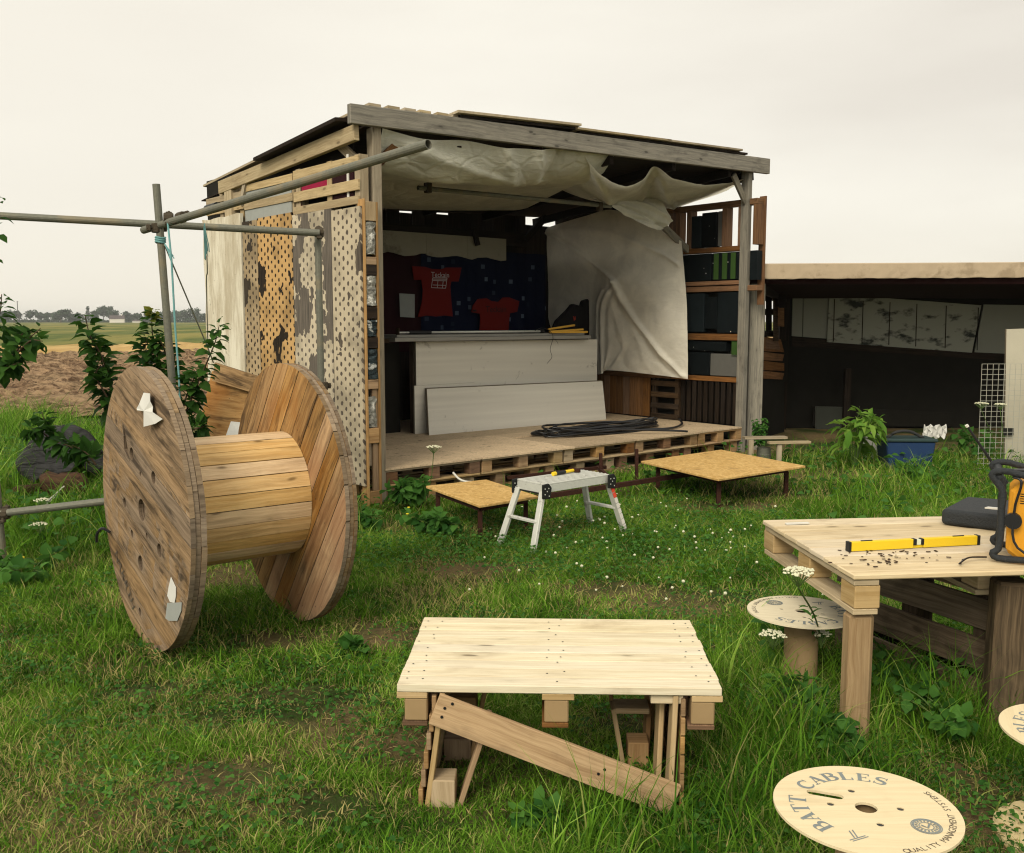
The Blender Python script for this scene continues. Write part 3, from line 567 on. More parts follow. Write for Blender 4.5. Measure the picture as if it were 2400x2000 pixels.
MB().box(-.185, -.175, 1.2, 2.2, .2, 2.9).build('wall_lining', M['paper_dim'], shed); MB().box(-.075, -.065, .25, 3.4, .2, 3.15).build('wall_lining', M['black_board'], shed)
MB().box(-.17, -.16, 1.04, 1.12, 2.6, 2.9).build('wall_lining', M['magenta'], shed); MB().box(-.165, -.155, .55, 1.03, 2.76, 2.9).build('wall_lining', M['magenta'], shed); MB().box(-.17, -.16, .1, .5, 2.6, 2.9).build('wall_lining', M['dark_red'], shed)
MB().box(-.178, -.170, .17, .20, 2.62, 3.02).build('white_batten', M['white'], shed)
# the near end of the left wall: stacked pallet ends stuffed with foam
m = MB(); m.box(-.20, -.182, -.10, -.004, -.02, 2.62); m.box(-.075, -.058, -.10, -.004, -.02, 2.6); m.build('wall_stile', M['pallet'], shed, bevel=.002)
for z0, z1, mt in ((0.02, .13, 'pallet'), (.55, .68, 'pallet'), (1.02, 1.10, 'pallet'), (1.37, 1.46, 'dark_wood'), (1.62, 1.72, 'dark_wood'), (1.99, 2.07, 'dark_wood'), (2.075, 2.14, 'pallet'), (2.44, 2.60, 'pallet_pale')): MB().box(-.18, -.077, -.098, .05, z0, z1).build('wall_block', M[mt], shed, bevel=.003)
for z in (.13, .68): MB().box(-.13, -.08, -.08, -.05, z+.002, z+.418).build('wall_stud', M['pallet'], shed)
def chunk(z0, z1, mt, dv=.0):
    b = MB(); n = 9; ring = []
    P_ = []
    for i in range(n+1):
        z = z0+(z1-z0)*i/n; j = lambda: random.uniform(-.008, .008)
        P_.append([Vector((-.172+j(), .1, z)), Vector((-.172+j(), -.085+dv+j(), z)), Vector((-.128, -.102+dv+j(), z+j())), Vector((-.085+j(), -.09+dv+j(), z)), Vector((-.08, .1, z))])
    b.grid(P_); b.add([P_[0][i] for i in range(5)], [(4, 3, 2, 1, 0)], [[(0, 0)]*5]); b.add([P_[-1][i] for i in range(5)], [(0, 1, 2, 3, 4)], [[(0, 0)]*5]); b.build('foam_block', M[mt], shed)
chunk(2.16, 2.43, 'foam'); chunk(1.735, 1.98, 'foam'); chunk(1.47, 1.61, 'foam_dark'); chunk(1.11, 1.36, 'foam_dark'); chunk(.69, .95, 'foam', .01)
# back wall
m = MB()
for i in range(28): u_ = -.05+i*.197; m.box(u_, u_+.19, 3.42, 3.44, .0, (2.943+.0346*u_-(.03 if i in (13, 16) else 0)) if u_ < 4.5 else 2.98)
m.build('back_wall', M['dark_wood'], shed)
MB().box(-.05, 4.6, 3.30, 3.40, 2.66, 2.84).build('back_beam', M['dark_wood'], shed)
for i in range(6):
    u0 = .1+i*.68; a = [(u0+.677*k/8, 2.455+.018*math.sin(u0*3+k)+random.uniform(-.008, .008)) for k in range(9)]
    MB().prism(a+[(u0+.677, 2.74), (u0, 2.74)], .02, Matrix(((1, 0, 0, 0), (0, 0, 1, 3.265), (0, 1, 0, 0), (0, 0, 0, 1)))).build('valance_board', plain('pale_valance', (.36, .34, .27), .8, scale=6., spots=((.12, .11, .09), .55)) if i == 0 else bpy.data.materials['pale_valance'], shed)
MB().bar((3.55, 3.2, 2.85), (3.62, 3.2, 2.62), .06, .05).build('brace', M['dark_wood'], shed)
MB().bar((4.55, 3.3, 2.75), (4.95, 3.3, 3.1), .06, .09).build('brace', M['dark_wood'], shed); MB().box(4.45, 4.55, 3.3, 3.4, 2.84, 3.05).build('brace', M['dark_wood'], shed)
# right wall
q = 5.325
def rrail(v0, v1, z0, z1, mt='orange_wood', u0=5.27, u1=5.40): MB().box(u0, u1, v0, v1, z0, z1).build('wall_rail', M[mt], shed, bevel=.003)
for v0, v1 in ((-.12, 1.17), (1.19, 2.35)): rrail(v0, v1, 3.0, 3.07, 'brown_plank')
for z0, z1 in ((2.46, 2.52), (2.05, 2.10), (1.97, 2.035), (1.36, 1.44), (.84, .90)):
    rrail(-.14 if z0 == 1.97 else .11, 1.17, z0, z1, 'orange_wood'); rrail(1.19, 3.3, z0, z1, 'orange_wood')
for v in (-.10, .12, .36, .92, 1.10, 1.22, 1.6): MB().box(5.27, 5.395, v-.035, v+.035, 2.521, 2.998).build('wall_batten', M['orange_wood'], shed, bevel=.002)
MB().box(5.40, 5.42, -.15, -.06, 1.8, 3.1).build('wall_batten', M['orange_wood'], shed); MB().box(5.28, 5.38, -.13, -.03, 2.1, 2.45).build('foam_block', M['block'], shed)
def blk(v0, v1, z0, z1, mt, du=0.): MB().box(5.285+du, 5.385, v0, v1, z0, z1).build('foam_block', M[mt], shed, bevel=.006)
blk(.74, .90, 2.53, 2.93, 'block'); blk(.50, .73, 2.53, 2.96, 'block', .01); blk(.40, .47, 2.53, 2.96, 'block_grey')
blk(.56, 1.15, 2.11, 2.45, 'block'); blk(.12, .55, 2.11, 2.45, 'block', .01)
for v in (.44, .31, .18, .05): MB().box(5.272, 5.284, v, v+.07, 2.12, 2.44).build('green_stripe', M['block_green'], shed)
blk(.66, 1.15, 1.46, 1.95, 'block'); blk(.46, .65, 1.5, 1.9, 'block', .01); blk(.12, .45, 1.45, 1.96, 'block', .005)
blk(.30, 1.15, 1.22, 1.34, 'block'); blk(.12, .22, 1.15, 1.35, 'block_green'); blk(.56, 1.15, .91, 1.20, 'block', .01); blk(.12, .54, .91, 1.19, 'block_grey')
for z0, z1 in ((2.53, 2.98), (2.11, 2.45), (1.45, 1.95), (.91, 1.35)): blk(1.2, 2.3, z0, z1, 'block') if z0 < 2.5 else None
for z0, z1 in ((2.11, 2.45), (1.45, 1.95), (.91, 1.35)): blk(2.31, 3.3, z0, z1, 'block')
m = MB()
for i in range(10): m.box(5.29, 5.31, .12+i*.092, .12+i*.092+.06, .31, .83)
m.build('wall_slats', M['dark_wood'], shed); MB().box(5.387, 5.398, .1, 3.4, .0, 2.455).build('gap_backing', M['black_board'], shed)  # dark sheet added behind the blocks to shut off bright sky gaps
m = MB()
for z in (.33, .47, .62, .77): m.box(5.275, 5.295, 1.05, 1.52, z-.035, z+.035)
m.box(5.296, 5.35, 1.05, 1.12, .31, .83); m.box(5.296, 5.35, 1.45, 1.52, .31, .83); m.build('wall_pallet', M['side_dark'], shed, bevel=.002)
m = MB()
for i in range(14): m.box(5.27, 5.29, 1.54+i*.125, 1.54+i*.125+.118, .31, .835)
m.build('wall_planks', M['brown_plank'], shed, bevel=.002)
b0 = up(1556, 532, 5.0); b1 = up(1608, 583, 5.2); MB().bar(vp(1535, 512, 1.05), vp(1614, 588, .93), .05, .08).build('tie_beam', M['grey_wood'], shed, bevel=.003)
# canopy pole, two canopy drapes, hanging sheet
t = thing('canopy_pole', 'long grey metal tube slung under the pale canopy sheet', 'pole', wor(2.5, .9, 2.93), RZ)
MB().tube([(-1.45, 0, -.01), (1.31, 0, .02)], .024, 12, hollow=True).build('tube', M['galv'], t, smooth=False)
for x in (-1.33, 1.12): MB().box(x-.03, x+.03, -.035, .035, -.05, .05).build('clamp', M['coupler'], t, bevel=.006)
def wrinkle(folds, amp_n=.012, ax=Vector((0, 1, 0))):
    def f(p, i, j):
        d = (fbm(p.x*3+p.y, p.z*3+p.y, 1.2, 4, 3)-.5)*amp_n*2+(fbm(p.x*9+p.y*5, p.z*11, 1.1, 14, 2)-.5)*amp_n*.7
        for (a, b, am, w) in folds:
            ab = (b[0]-a[0], b[1]-a[1]); L2 = ab[0]**2+ab[1]**2; tt = max(0, min(1, ((i-a[0])*ab[0]+(j-a[1])*ab[1])/L2)); ds = math.hypot(i-a[0]-ab[0]*tt, j-a[1]-ab[1]*tt); d += am*math.exp(-(ds/w)**2)
        return p+ax*float(d)
    return f
US = [.06, .5, .95, 1.35, 1.75, 2.15, 2.6, 2.95]
rows = []
for v, zb, sg in ((.0, 3.225, .05), (.10, 3.02, .10), (.28, 2.93, .13), (.6, 3.0, .10), (1.2, 3.02, .06), (1.9, 2.98, .07), (2.6, 2.93, .07), (3.1, 2.98, .03)):
    rows.append([Vector((.06+(u-.06)*(1+.13*v), v, zb+.027*u+(.06*u if .3 > v > .05 else .02*u)-sg*(max(0., math.sin(math.pi*min(1, (u-.06)/2.75)))**.8)+.02*math.sin(u*9+v*5)*(v < .4))) for u in US])
o = MB().grid(sheet(rows, 60, 80, wrinkle([((.0, .45), (.3, .55), .05, .03), ((.0, .6), (.35, .66), .06, .03), ((.0, .72), (.28, .7), -.05, .02), ((.05, .1), (.25, .5), .04, .03)], .02, Vector((0, -1, -.3)))))
tag(o.build('canopy_sheet', M['canopy'], origin=None, smooth=True), 'crumpled pale sheet sagging behind the left half of the roof beam', 'sheet', 'sheets draped under the roof')
cs = bpy.data.objects['canopy_sheet']; cs.location = F0; cs.rotation_euler = (0, 0, RZ)
rB = [[(vp(x, y, .03)) for x, y in ((1365, 362), (1410, 412), (1465, 437), (1505, 422), (1535, 390), (1582, 420), (1645, 433), (1695, 430), (1746, 419))],
      [(vp(x, y, .45)) for x, y in ((1345, 385), (1392, 430), (1446, 455), (1495, 445), (1530, 425), (1570, 452), (1625, 458), (1680, 447), (1735, 428))],
      [(vp(x, y, 1.0)) for x, y in ((1315, 410), (1370, 455), (1422, 474), (1480, 472), (1525, 470), (1562, 478), (1605, 475), (1655, 462), (1715, 440))],
      [(vp(x, y, 1.6)) for x, y in ((1290, 425), (1340, 455), (1400, 470), (1455, 478), (1505, 485), (1545, 489), (1580, 485), (1635, 468), (1690, 450))],
      [(vp(x, y, 2.2)) for x, y in ((1260, 430), (1320, 440), (1380, 448), (1430, 455), (1480, 460), (1520, 462), (1560, 460), (1610, 450), (1660, 442))]]
o = MB().grid(sheet(rB, 50, 90, wrinkle([((.1, .1), (.9, .45), .05, .03), ((.1, .5), (.8, .35), .05, .02), ((.15, .55), (.9, .8), .04, .03)], .015, Vector((0, -.3, -1))))).build('canopy_sheet', M['canopy'], smooth=True)
o.location = F0; o.rotation_euler = (0, 0, RZ); tag(o, 'grey sheet hanging in two sagging swags from the right half of the roof beam', 'sheet', 'sheets draped under the roof')
rT = [[vp(x, y, 1.0) for x, y in ((1380, 462), (1415, 470), (1450, 462), (1500, 455))], [vp(x, y, .9) for x, y in ((1430, 484), (1462, 484), (1500, 480), (1545, 470))], [vp(x, y, .88) for x, y in ((1468, 505), (1500, 500), (1530, 495), (1560, 485))], [vp(x, y, .86) for x, y in ((1510, 527), (1535, 520), (1554, 508), (1564, 492))], [vp(x, y, .85) for x, y in ((1543, 540), (1558, 536), (1570, 525), (1575, 508))]]
o = MB().grid(sheet(rT, 40, 30, wrinkle([((0, .3), (1, .4), .05, .06), ((0, .7), (1, .8), -.05, .06), ((.5, 0), (1, .5), .04, .05)], .03))).build('sheet_tail', M['canopy'], smooth=True)
o.location = F0; o.rotation_euler = (0, 0, RZ); tag(o, 'crumpled end of pale sheet bunched by the diagonal tie beam', 'sheet', 'sheets draped under the roof')
rC = [[(1258, 543), (1310, 525), (1370, 507), (1433, 492), (1500, 514), (1550, 538), (1597, 566)], [(1272, 580), (1325, 585), (1385, 590), (1440, 590), (1500, 595), (1555, 605), (1603, 625)],
      [(1280, 630), (1335, 640), (1390, 650), (1440, 655), (1505, 670), (1560, 690), (1609, 700)], [(1283, 690), (1340, 700), (1385, 705), (1412, 715), (1490, 745), (1560, 765), (1611, 770)],
      [(1286, 750), (1345, 760), (1388, 790), (1410, 800), (1480, 810), (1550, 825), (1612, 830)], [(1300, 790), (1360, 830), (1393, 873), (1412, 876), (1428, 868), (1545, 880), (1612, 889)]]
dd = [[0, .08, .15, .12, .15, .08, 0], [.05, .12, .25, .2, .22, .14, .02], [.02, .05, .1, .35, .32, .2, .03], [0, .02, .04, .22, .22, .22, .04], [0, 0, .02, .16, .12, .18, .05], [0, 0, .0, .14, .05, .10, .05]]
pts = [[up(x, y, 5.12-dd[i][j]*.6) for j, (x, y) in enumerate(r)] for i, r in enumerate(rC)]
o = MB().grid(sheet(pts, 90, 90, wrinkle([((.02, .03), (.42, .5), .045, .014), ((.42, .5), (.98, .97), .05, .014), ((.45, .48), (.98, .9), -.025, .015), ((.45, .5), (1, .5), .035, .012), ((.5, .45), (1, .42), .022, .012), ((.5, .54), (1, .56), .02, .012), ((.02, .05), (.2, .95), .03, .015), ((.45, .52), (1, .68), .018, .010), ((.5, .56), (1, .82), .016, .010), ((.8, .6), (1, .75), -.014, .010), ((.7, .62), (1, .66), .012, .008), ((.75, .8), (1, .9), .012, .008)], .008, Vector((-1, -.2, 0))))).build('hanging_sheet', M['cloth'], smooth=True)
o.location = F0; o.rotation_euler = (0, 0, RZ); tag(o, 'big cream sheet stretched in diagonal folds across the right end of the stage', 'sheet')

# ------------------------------------------------------------------ deck: pallets and boards
def make_pallet(lab, L=1.09, Wd=1.0, h=.15, mat='pallet_pale', z=0., u=0., v=0.):
    t = thing('pallet', lab, 'pallet', wor(u, v, z), RZ, 'pallets under the stage floor')
    m = MB()
    for i in range(6): m.box(0, L, .0+i*.18, .0+i*.18+.13, h-.02, h)
    m.build('top_boards', M[mat], t, bevel=.002)
    m = MB()
    for y in (0, Wd/2-.05, Wd-.1): m.box(0, L, y+.004, y+.1, 0, .018)
    m.build('base_boards', M[mat], t, bevel=.002)
    for x in (0, L/2-.07, L-.13):
        for y in (.003, Wd/2-.05, Wd-.1): MB().box(x+.003, x+.125, y, y+.1, .0185, h-.0205).build('block', M[random.choice(['pallet_pale', 'pallet', 'pallet', 'orange_wood'])], t, bevel=.004)
    return t
ub = [.05, 1.14, 2.23, 3.32, 4.41]; wh = ['at the left end beside the front post', 'second from the left front post', 'third, in the middle of the stage', 'fourth, left of the big plywood ramp', 'at the right end by the grey post']
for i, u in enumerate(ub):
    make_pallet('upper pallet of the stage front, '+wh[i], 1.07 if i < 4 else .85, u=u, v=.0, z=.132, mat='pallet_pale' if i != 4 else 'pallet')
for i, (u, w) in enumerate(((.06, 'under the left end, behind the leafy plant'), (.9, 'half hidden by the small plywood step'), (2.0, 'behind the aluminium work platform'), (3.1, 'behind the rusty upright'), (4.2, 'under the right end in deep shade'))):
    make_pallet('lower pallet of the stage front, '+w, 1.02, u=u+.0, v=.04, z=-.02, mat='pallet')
for i, (u0, u1, v0, v1, z) in enumerate(((.03, 1.12, -.02, 1.3, .2835), (1.125, 2.35, -.03, 1.3, .2835), (2.36, 3.3, -.02, .9, .2835), (3.31, 4.4, -.03, 1.0, .2835), (4.41, 5.23, -.01, 1.9, .2835), (.03, 2.355, 1.31, 3.4, .2835), (2.36, 4.4, 1.31, 3.4, .2835), (2.36, 4.4, 1.005, 1.305, .2835), (4.41, 5.25, 1.91, 3.4, .2835))):
    w = ['left front corner', 'second along the front', 'darkest one under the cable coil', 'fourth along the front', 'right front corner', 'rear left', 'rear middle', 'narrow strip below the leaning panel', 'rear right'][i]
    tag(MB().box(0, u1-u0, 0, v1-v0, 0, .016, tint=[.6, .8, .05, .3, .45, .3, .3, .6, .5][i]).build('floor_board', M['deck'], loc=wor(u0, v0, z)), 'worn brown floor sheet on the stage, '+w, 'floor board', 'floor sheets on the stage')
    o = bpy.data.objects[[k for k in bpy.data.objects.keys() if k.startswith('floor_board')][-1]]; 
for o in [q for q in bpy.data.objects if q.name.startswith('floor_board')]: o.rotation_euler = (0, 0, RZ)

# ------------------------------------------------------------------ on the stage
def local_obj(mb, name, mat, lab, cat, group=None, **k):
    o = mb.build(name, mat, **k); o.location = F0; o.rotation_euler = (0, 0, RZ); return tag(o, lab, cat, group)
def quadslab(c, t, dirn=Vector((0, 1, 0))):       # c: 4 corners counter-clockwise seen from the front; thickness going back
    c = [Vector(q) for q in c]; b = [q+dirn*t for q in c]; vs = c+b; m = MB(); L = (c[1]-c[0]).length; Hh = (c[3]-c[0]).length
    fs = [(0, 1, 2, 3), (7, 6, 5, 4), (0, 4, 5, 1), (1, 5, 6, 2), (2, 6, 7, 3), (3, 7, 4, 0)]
    u = [(0, 0), (L, 0), (L, Hh), (0, Hh)]; uvs = [u, u[::-1], [(0, 0), (0, t), (L, t), (L, 0)], [(0, 0), (t, 0), (t, Hh), (0, Hh)], [(0, 0), (0, t), (L, t), (L, 0)], [(0, 0), (t, 0), (t, Hh), (0, Hh)]]
    m.add(vs, [fs[0]], [uvs[0]]); n = len(m.v); m.add(vs, fs[1:], uvs[1:], mat=1); return m
z0 = .300
bar = thing('bar_counter', 'long low bar counter with a grey worktop faced with silver insulation board', 'bar', wor(1.4, 2.0, z0), RZ)
MB().box(.0, 3.08, -.12, .55, 1.07, 1.115).build('worktop', M['worktop'], bar, bevel=.004); MB().box(.05, 3.0, -.08, .5, 1.116, 1.145).build('worktop', M['worktop'], bar, bevel=.004)
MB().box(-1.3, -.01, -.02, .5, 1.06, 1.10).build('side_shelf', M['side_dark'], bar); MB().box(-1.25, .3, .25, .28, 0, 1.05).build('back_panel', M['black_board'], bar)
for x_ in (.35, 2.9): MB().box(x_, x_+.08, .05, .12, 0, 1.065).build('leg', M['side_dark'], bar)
for k in (0, 1):
    c = [((.36, 0, .50), (3.32, 0, .42), (3.32, 0, 1.055), (.36, 0, 1.065))][0] if k == 0 else ((.32, -.02, .0), (1.2, -.02, .0), (1.2, -.02, .56), (.32, -.02, .56))
    quadslab(c, .03 if k == 0 else .028).build('front_panel', [M['insul'], M['insul_edge']], bar)
nn = 16
c = [(1.78, 1.78, z0), (4.60, 1.70, z0), (4.67, 1.847, .80), (1.86, 1.93, .82)]
local_obj(quadslab(c, .035, Vector((0, 1, .3)).normalized()), 'insulation_panel', [M['insul'], M['insul_edge']], 'long dirty pale insulation panel leaning low against the bar counter', 'panel')
t = thing('low_bench', 'small dim wooden bench standing left of the bar counter', 'bench', wor(.75, 1.95, z0), RZ)
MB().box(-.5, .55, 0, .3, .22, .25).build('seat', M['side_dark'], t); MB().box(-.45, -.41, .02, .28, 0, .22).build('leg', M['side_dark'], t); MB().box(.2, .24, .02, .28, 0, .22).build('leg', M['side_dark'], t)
# pole, handles and twine on the counter
zt = z0+1.146
t = thing('extension_pole', 'silver telescopic pole with black grips lying along the bar worktop', 'pole', wor(1.5, 1.97, zt+.025), RZ)
MB().tube([(.45, 0, 0), (2.15, .0, .0)], .014, 10).build('tube', M['alu'], t, smooth=True); MB().tube([(.0, 0, 0), (.2, 0, 0)], .01, 8).build('tube', M['alu'], t)
for a, b in ((.15, .45), (2.15, 2.22)): MB().tube([(a, 0, 0), (b, 0, 0)], .022, 10).build('grip', M['black'], t)
MB().box(-.01, .0, -.03, .03, -.024, .05).build('hook', M['side_dark'], t)
for i, (a, b) in enumerate((((3.78, 1.95, zt+.05), (4.27, 1.98, zt+.10)), ((3.78, 1.93, zt+.02), (4.35, 1.90, zt+.045)), ((3.76, 1.90, zt+.013), (4.33, 1.80, zt+.013)))):
    local_obj(MB().tube([a, b], .014, 8), 'wooden_handle', M['drill_y'], 'ochre wooden stick on the worktop, '+['the top one pointing upward', 'the middle one of three', 'the lowest, nearest the edge'][i], 'stick', 'ochre sticks on the worktop')
tw = smooth_path([(3.5, 1.9, zt+.03), (3.6, 1.88, zt+.07), (3.72, 1.86, zt+.03), (3.75, 1.83, zt-.05), (3.72, 1.85, zt-.2), (3.76, 1.86, zt-.3), (3.68, 1.86, zt-.38)], 24)
mb = MB().tube(tw, .003, 5); mb.tube(smooth_path([(3.74, 1.83, zt-.05), (3.82, 1.84, zt-.1), (3.86, 1.85, zt-.14)], 8), .002, 5); local_obj(mb, 'twig', M['cable'], 'thin dark twig dangling over the front of the counter', 'twig')
# cloths, shirts, paper on the back wall
def wavy(u0, u1, z0_, z1_, v, amp, k, cols=60):
    return MB().grid([[Vector((u0+(u1-u0)*j/cols, v-.02+amp*math.sin(j/cols*k+z*1.3)+amp*.4*math.sin(j/cols*k*2.7), z)) for j in range(cols+1)] for z in np.linspace(z0_, z1_, 12)])
local_obj(wavy(.1, 2.9, 1.2, 2.5, 3.36, .012, 30), 'dark_red_curtain', M['dark_red'], 'very dark red cloth hung on the left part of the back wall', 'curtain', smooth=True)
local_obj(wavy(2.75, 4.95, 1.2, 2.56, 3.32, .014, 28), 'blue_curtain', M['curtain'], 'dark blue curtain dotted with small pale squares behind the bar', 'curtain', smooth=True)
def pxp(pts, v, sc_=5.8333, ox=940, oy=600): return [(q.x, q.z) for q in (vp(ox+a/sc_, oy+b/sc_, v) for a, b in pts)]
Mv = lambda v: Matrix(((1, 0, 0, 0), (0, 0, 1, v), (0, 1, 0, 0), (0, 0, 0, 1)))
S1 = [(150, 140), (330, 150), (420, 178), (540, 185), (620, 160), (830, 160), (790, 350), (690, 350), (675, 420), (690, 620), (710, 830), (600, 815), (480, 830), (350, 815), (230, 840), (285, 640), (300, 480), (280, 330), (180, 330)]
S2 = [(1050, 590), (1170, 580), (1240, 618), (1330, 630), (1390, 570), (1480, 568), (1620, 620), (1590, 765), (1490, 785), (1475, 960), (1470, 1020), (1075, 1020), (1085, 850), (1080, 790), (965, 770), (985, 680)]
t = thing('t_shirt', 'long red t-shirt with a white window print pinned high on the back wall', 't-shirt', wor(2.9, 3.27, 2.0), RZ)
def rel(pts, o): return [(a-o[0], b-o[1]) for a, b in pts]
MB().prism(rel(pxp(S1, 3.27), (2.9, 2.0))[::-1], .012, Mv(0)).build('fabric', M['shirt'], t, bevel=.003)
m = MB(); c = pxp([(535, 262)], 3.27)[0]; add_text(m, 'Teckain', .095, Mv(-.0035)@Matrix.Translation((c[0]-2.9, c[1]-2.0, 0))); m.build('lettering', M['print_w'], t)
m = MB(); k = 0
for a, b in (((430, 300), (625, 303)), ((420, 318), (620, 320)), ((410, 435), (605, 443)), ((430, 300), (410, 435)), ((625, 303), (605, 443)), ((500, 338), (490, 440)), ((572, 338), (560, 442)), ((430, 338), (610, 342)), ((425, 398), (608, 404))):
    (ax, az), (bx, bz) = pxp([a, b], 3.27); k += 1; m.bar((ax-2.9, -.004-.0006*k, az-2.0), (bx-2.9, -.004-.0006*k, bz-2.0), .001, .008)
m.build('window_print', M['print_w'], t)
t = thing('t_shirt', 'short red t-shirt with dark lettering hung lower on the blue curtain', 't-shirt', wor(3.9, 3.24, 1.8), RZ)
MB().prism(rel(pxp(S2, 3.24), (3.9, 1.8))[::-1], .012, Mv(0)).build('fabric', M['shirt'], t, bevel=.003)
m = MB(); c = pxp([(1300, 735)], 3.24)[0]; add_text(m, 'Teckain', .12, Mv(-.0035)@Matrix.Translation((c[0]-3.9, c[1]-1.8, 0))); m.build('lettering', M['print_k'], t)
m = MB(); a, b = pxp([(975, 735), (1030, 762)], 3.24); m.box(a[0]-3.9, b[0]-3.9, -.004, -.003, b[1]-1.8, a[1]-1.8); m.build('sleeve_print', M['print_k'], t)
c = [vp(x, y, 3.28) for x, y in ((938, 743), (972, 745), (972, 690), (936, 688))]; local_obj(quadslab(c, .002), 'notice', [M['paper_dim'], M['paper_dim']], 'plain pale sheet of paper pinned on the dark red cloth', 'notice')
# dark jacket slung behind the counter
J = [(1308, 752), (1335, 725), (1345, 712), (1365, 718), (1368, 705), (1385, 700), (1387, 760), (1380, 800), (1375, 850), (1300, 850), (1300, 770)]
pj = [(q.x, q.z) for q in (vp(x, y, 2.55) for x, y in J)]; t = thing('jacket', 'dark jacket with a small red mark draped behind the right end of the counter', 'jacket', wor(4.5, 2.55, 1.6), RZ)
MB().prism(rel(pj, (4.5, 1.6))[::-1], .09, Mv(0)).build('cloth', plain('jacket_cloth', (.010, .009, .010), .9), t, bevel=.02)
a = vp(1344, 742, 2.55); MB().tube([(a.x-4.5, -.004, a.z-1.6), (a.x-4.5+.01, -.004, a.z-1.66), (a.x-4.5+.03, -.004, a.z-1.6), (a.x-4.5+.035, -.004, a.z-1.65)], .004, 5).build('red_mark', M['redtape'], t)
# coil of black cable on the deck
m = MB()
for k in range(11):
    cx, cy, rx, ry = 3.55+random.uniform(-.1, .1), .72+random.uniform(-.06, .06), .82+random.uniform(-.16, .1), .20+random.uniform(-.05, .06); an = random.uniform(-.10, .10); p = []
    for i in range(29):
        a = i/28*2*math.pi; x, y = rx*math.cos(a), ry*math.sin(a); p.append((cx+x*math.cos(an)-y*math.sin(an), cy+x*math.sin(an)+y*math.cos(an), .315+.008*k+.03*math.sin(a*2+k)*abs(math.cos(a))))
    m.tube(p, .012, 7)
m.tube(smooth_path([(3.9, .5, .32), (4.3, .35, .32), (4.7, .5, .33), (4.95, .75, .36)], 16), .014, 8)
m.tube(smooth_path([(3.2, .6, .37), (3.7, .3, .35), (4.1, .05, .33), (4.2, .0, .32)], 16), .012, 8); m.tube(smooth_path([(2.7, .75, .33), (2.62, .95, .33), (2.9, 1.05, .33)], 10), .02, 8)
local_obj(m, 'cable_coil', M['cable'], 'loose coil of thick black cable lying on the stage floor', 'cable', smooth=True)

# ------------------------------------------------------------------ scaffold tubes
base = G(405, 1010); up_t = P(366, 432, 6.3); d = P(357*1.1429, 830*1.1429, 6.3)
foot = Vector((up_t.x+(d.x-up_t.x)*2.48/(up_t.z-d.z), 6.3, 0))
sf = thing('scaffold', 'frame of grey galvanised scaffold tubes with rusty couplers around the cable drum', 'scaffold', foot)
def tube(pts, r=.0242, **k): return MB().tube(pts, r, 14, hollow=True).build('tube', M['galv'], sf, world=True, smooth=False)
tube([foot-Vector((0, 0, .05)), up_t])
hl = P(-160, 499, 6.2); hr = P(752, 548, 6.86); tube([hl+Vector((0, -.05, 0)), hr+Vector((0, -.05, 0))])
tl = P(336, 540, 6.42); tr = P(1004, 338, 4.75); tube([tl, tr])
r1 = P(745, 552, 6.9); tube([Vector((r1.x, r1.y, -.05)), r1+Vector((0, 0, .03))])
lf = P(2, 1205, 6.0); tube([Vector((lf.x, lf.y, -.05)), Vector((lf.x-.02, lf.y, .62))])
tube([P(-60, 1211, 5.94), P(275, 1172, 6.0)])
def coupler(p, ax=(1, 0, 0)):
    ax = Vector(ax).normalized(); m = MB(); m.tube([p-ax*.03, p+ax*.03], .036, 10); o = ax.orthogonal().normalized(); m.bar(p-o*.07, p+o*.07, .016, .016); m.bar(p-o*.055+ax*.02, p-o*.055-ax*.02, .03, .02); m.bar(p+o*.05+ax*.02, p+o*.05-ax*.02, .03, .02); return m.build('coupler', M['coupler'], sf, world=True, bevel=.004)
dh = hr-hl; dt = tr-tl
coupler(P(395, 512, 6.25), dh); coupler(P(425, 510, 6.2), dt); coupler(P(368, 535, 6.3), (0, 0, 1)); coupler(P(748, 545, 6.84), dh); coupler(P(10, 1205, 5.96), (1, 0, .1))
coupler(P(757, 905, 6.88), (0, 0, 1)); a = P(497, 489, 6.05); MB().tube([a-dt.normalized()*.05, a+dt.normalized()*.06], .030, 12).build('tape_wrap', M['tape'], sf, world=True)
rp = thing('rope', 'frayed turquoise rope hanging down beside the leaning scaffold upright', 'rope', P(400, 540, 6.2))
m = MB(); m.tube([P(393, 520, 6.2), P(402, 610, 6.2), P(410, 760, 6.18), P(420, 890, 6.15), P(424, 1010, 6.1)], .007, 6, mat=0)
for k in range(3): p = P(376, 558+k*5, 6.3); m.tube([p+Vector((math.cos(a)*.03, math.sin(a)*.03, .004*math.sin(a*2))) for a in np.linspace(0, 6.283, 14)], .007, 5)
m.build('cord', M['rope'], rp, world=True, smooth=True)
m = MB()
for k in range(7): m.tube(smooth_path([P(386, 572, 6.25), P(392+k*1.2, 585+k, 6.22), P(398+k*1.6+random.uniform(-2, 2), 600+random.uniform(-4, 8), 6.2)], 6), .004, 4)
m.build('frayed_end', M['rope'], rp, world=True)
rp = thing('rope', 'frayed turquoise rope knotted round the level scaffold tube by the white board', 'rope', P(483, 530, 6.35)); m = MB()
for k in range(9): x = random.uniform(-5, 5); m.tube(smooth_path([P(479, 524, 6.33), P(480+x*.5, 545, 6.33), P(484+x, 575, 6.35), P(485+x*1.1, 605+random.uniform(-22, 6), 6.36)], 10), .0035, 4)
m.build('strands', M['rope'], rp, world=True, smooth=True); MB().tube(smooth_path([P(485, 600, 6.36), P(486, 640, 6.5), P(484, 660, 6.7), P(487, 800, 7.2)], 12), .004, 5).build('cord', M['wire'], rp, world=True)
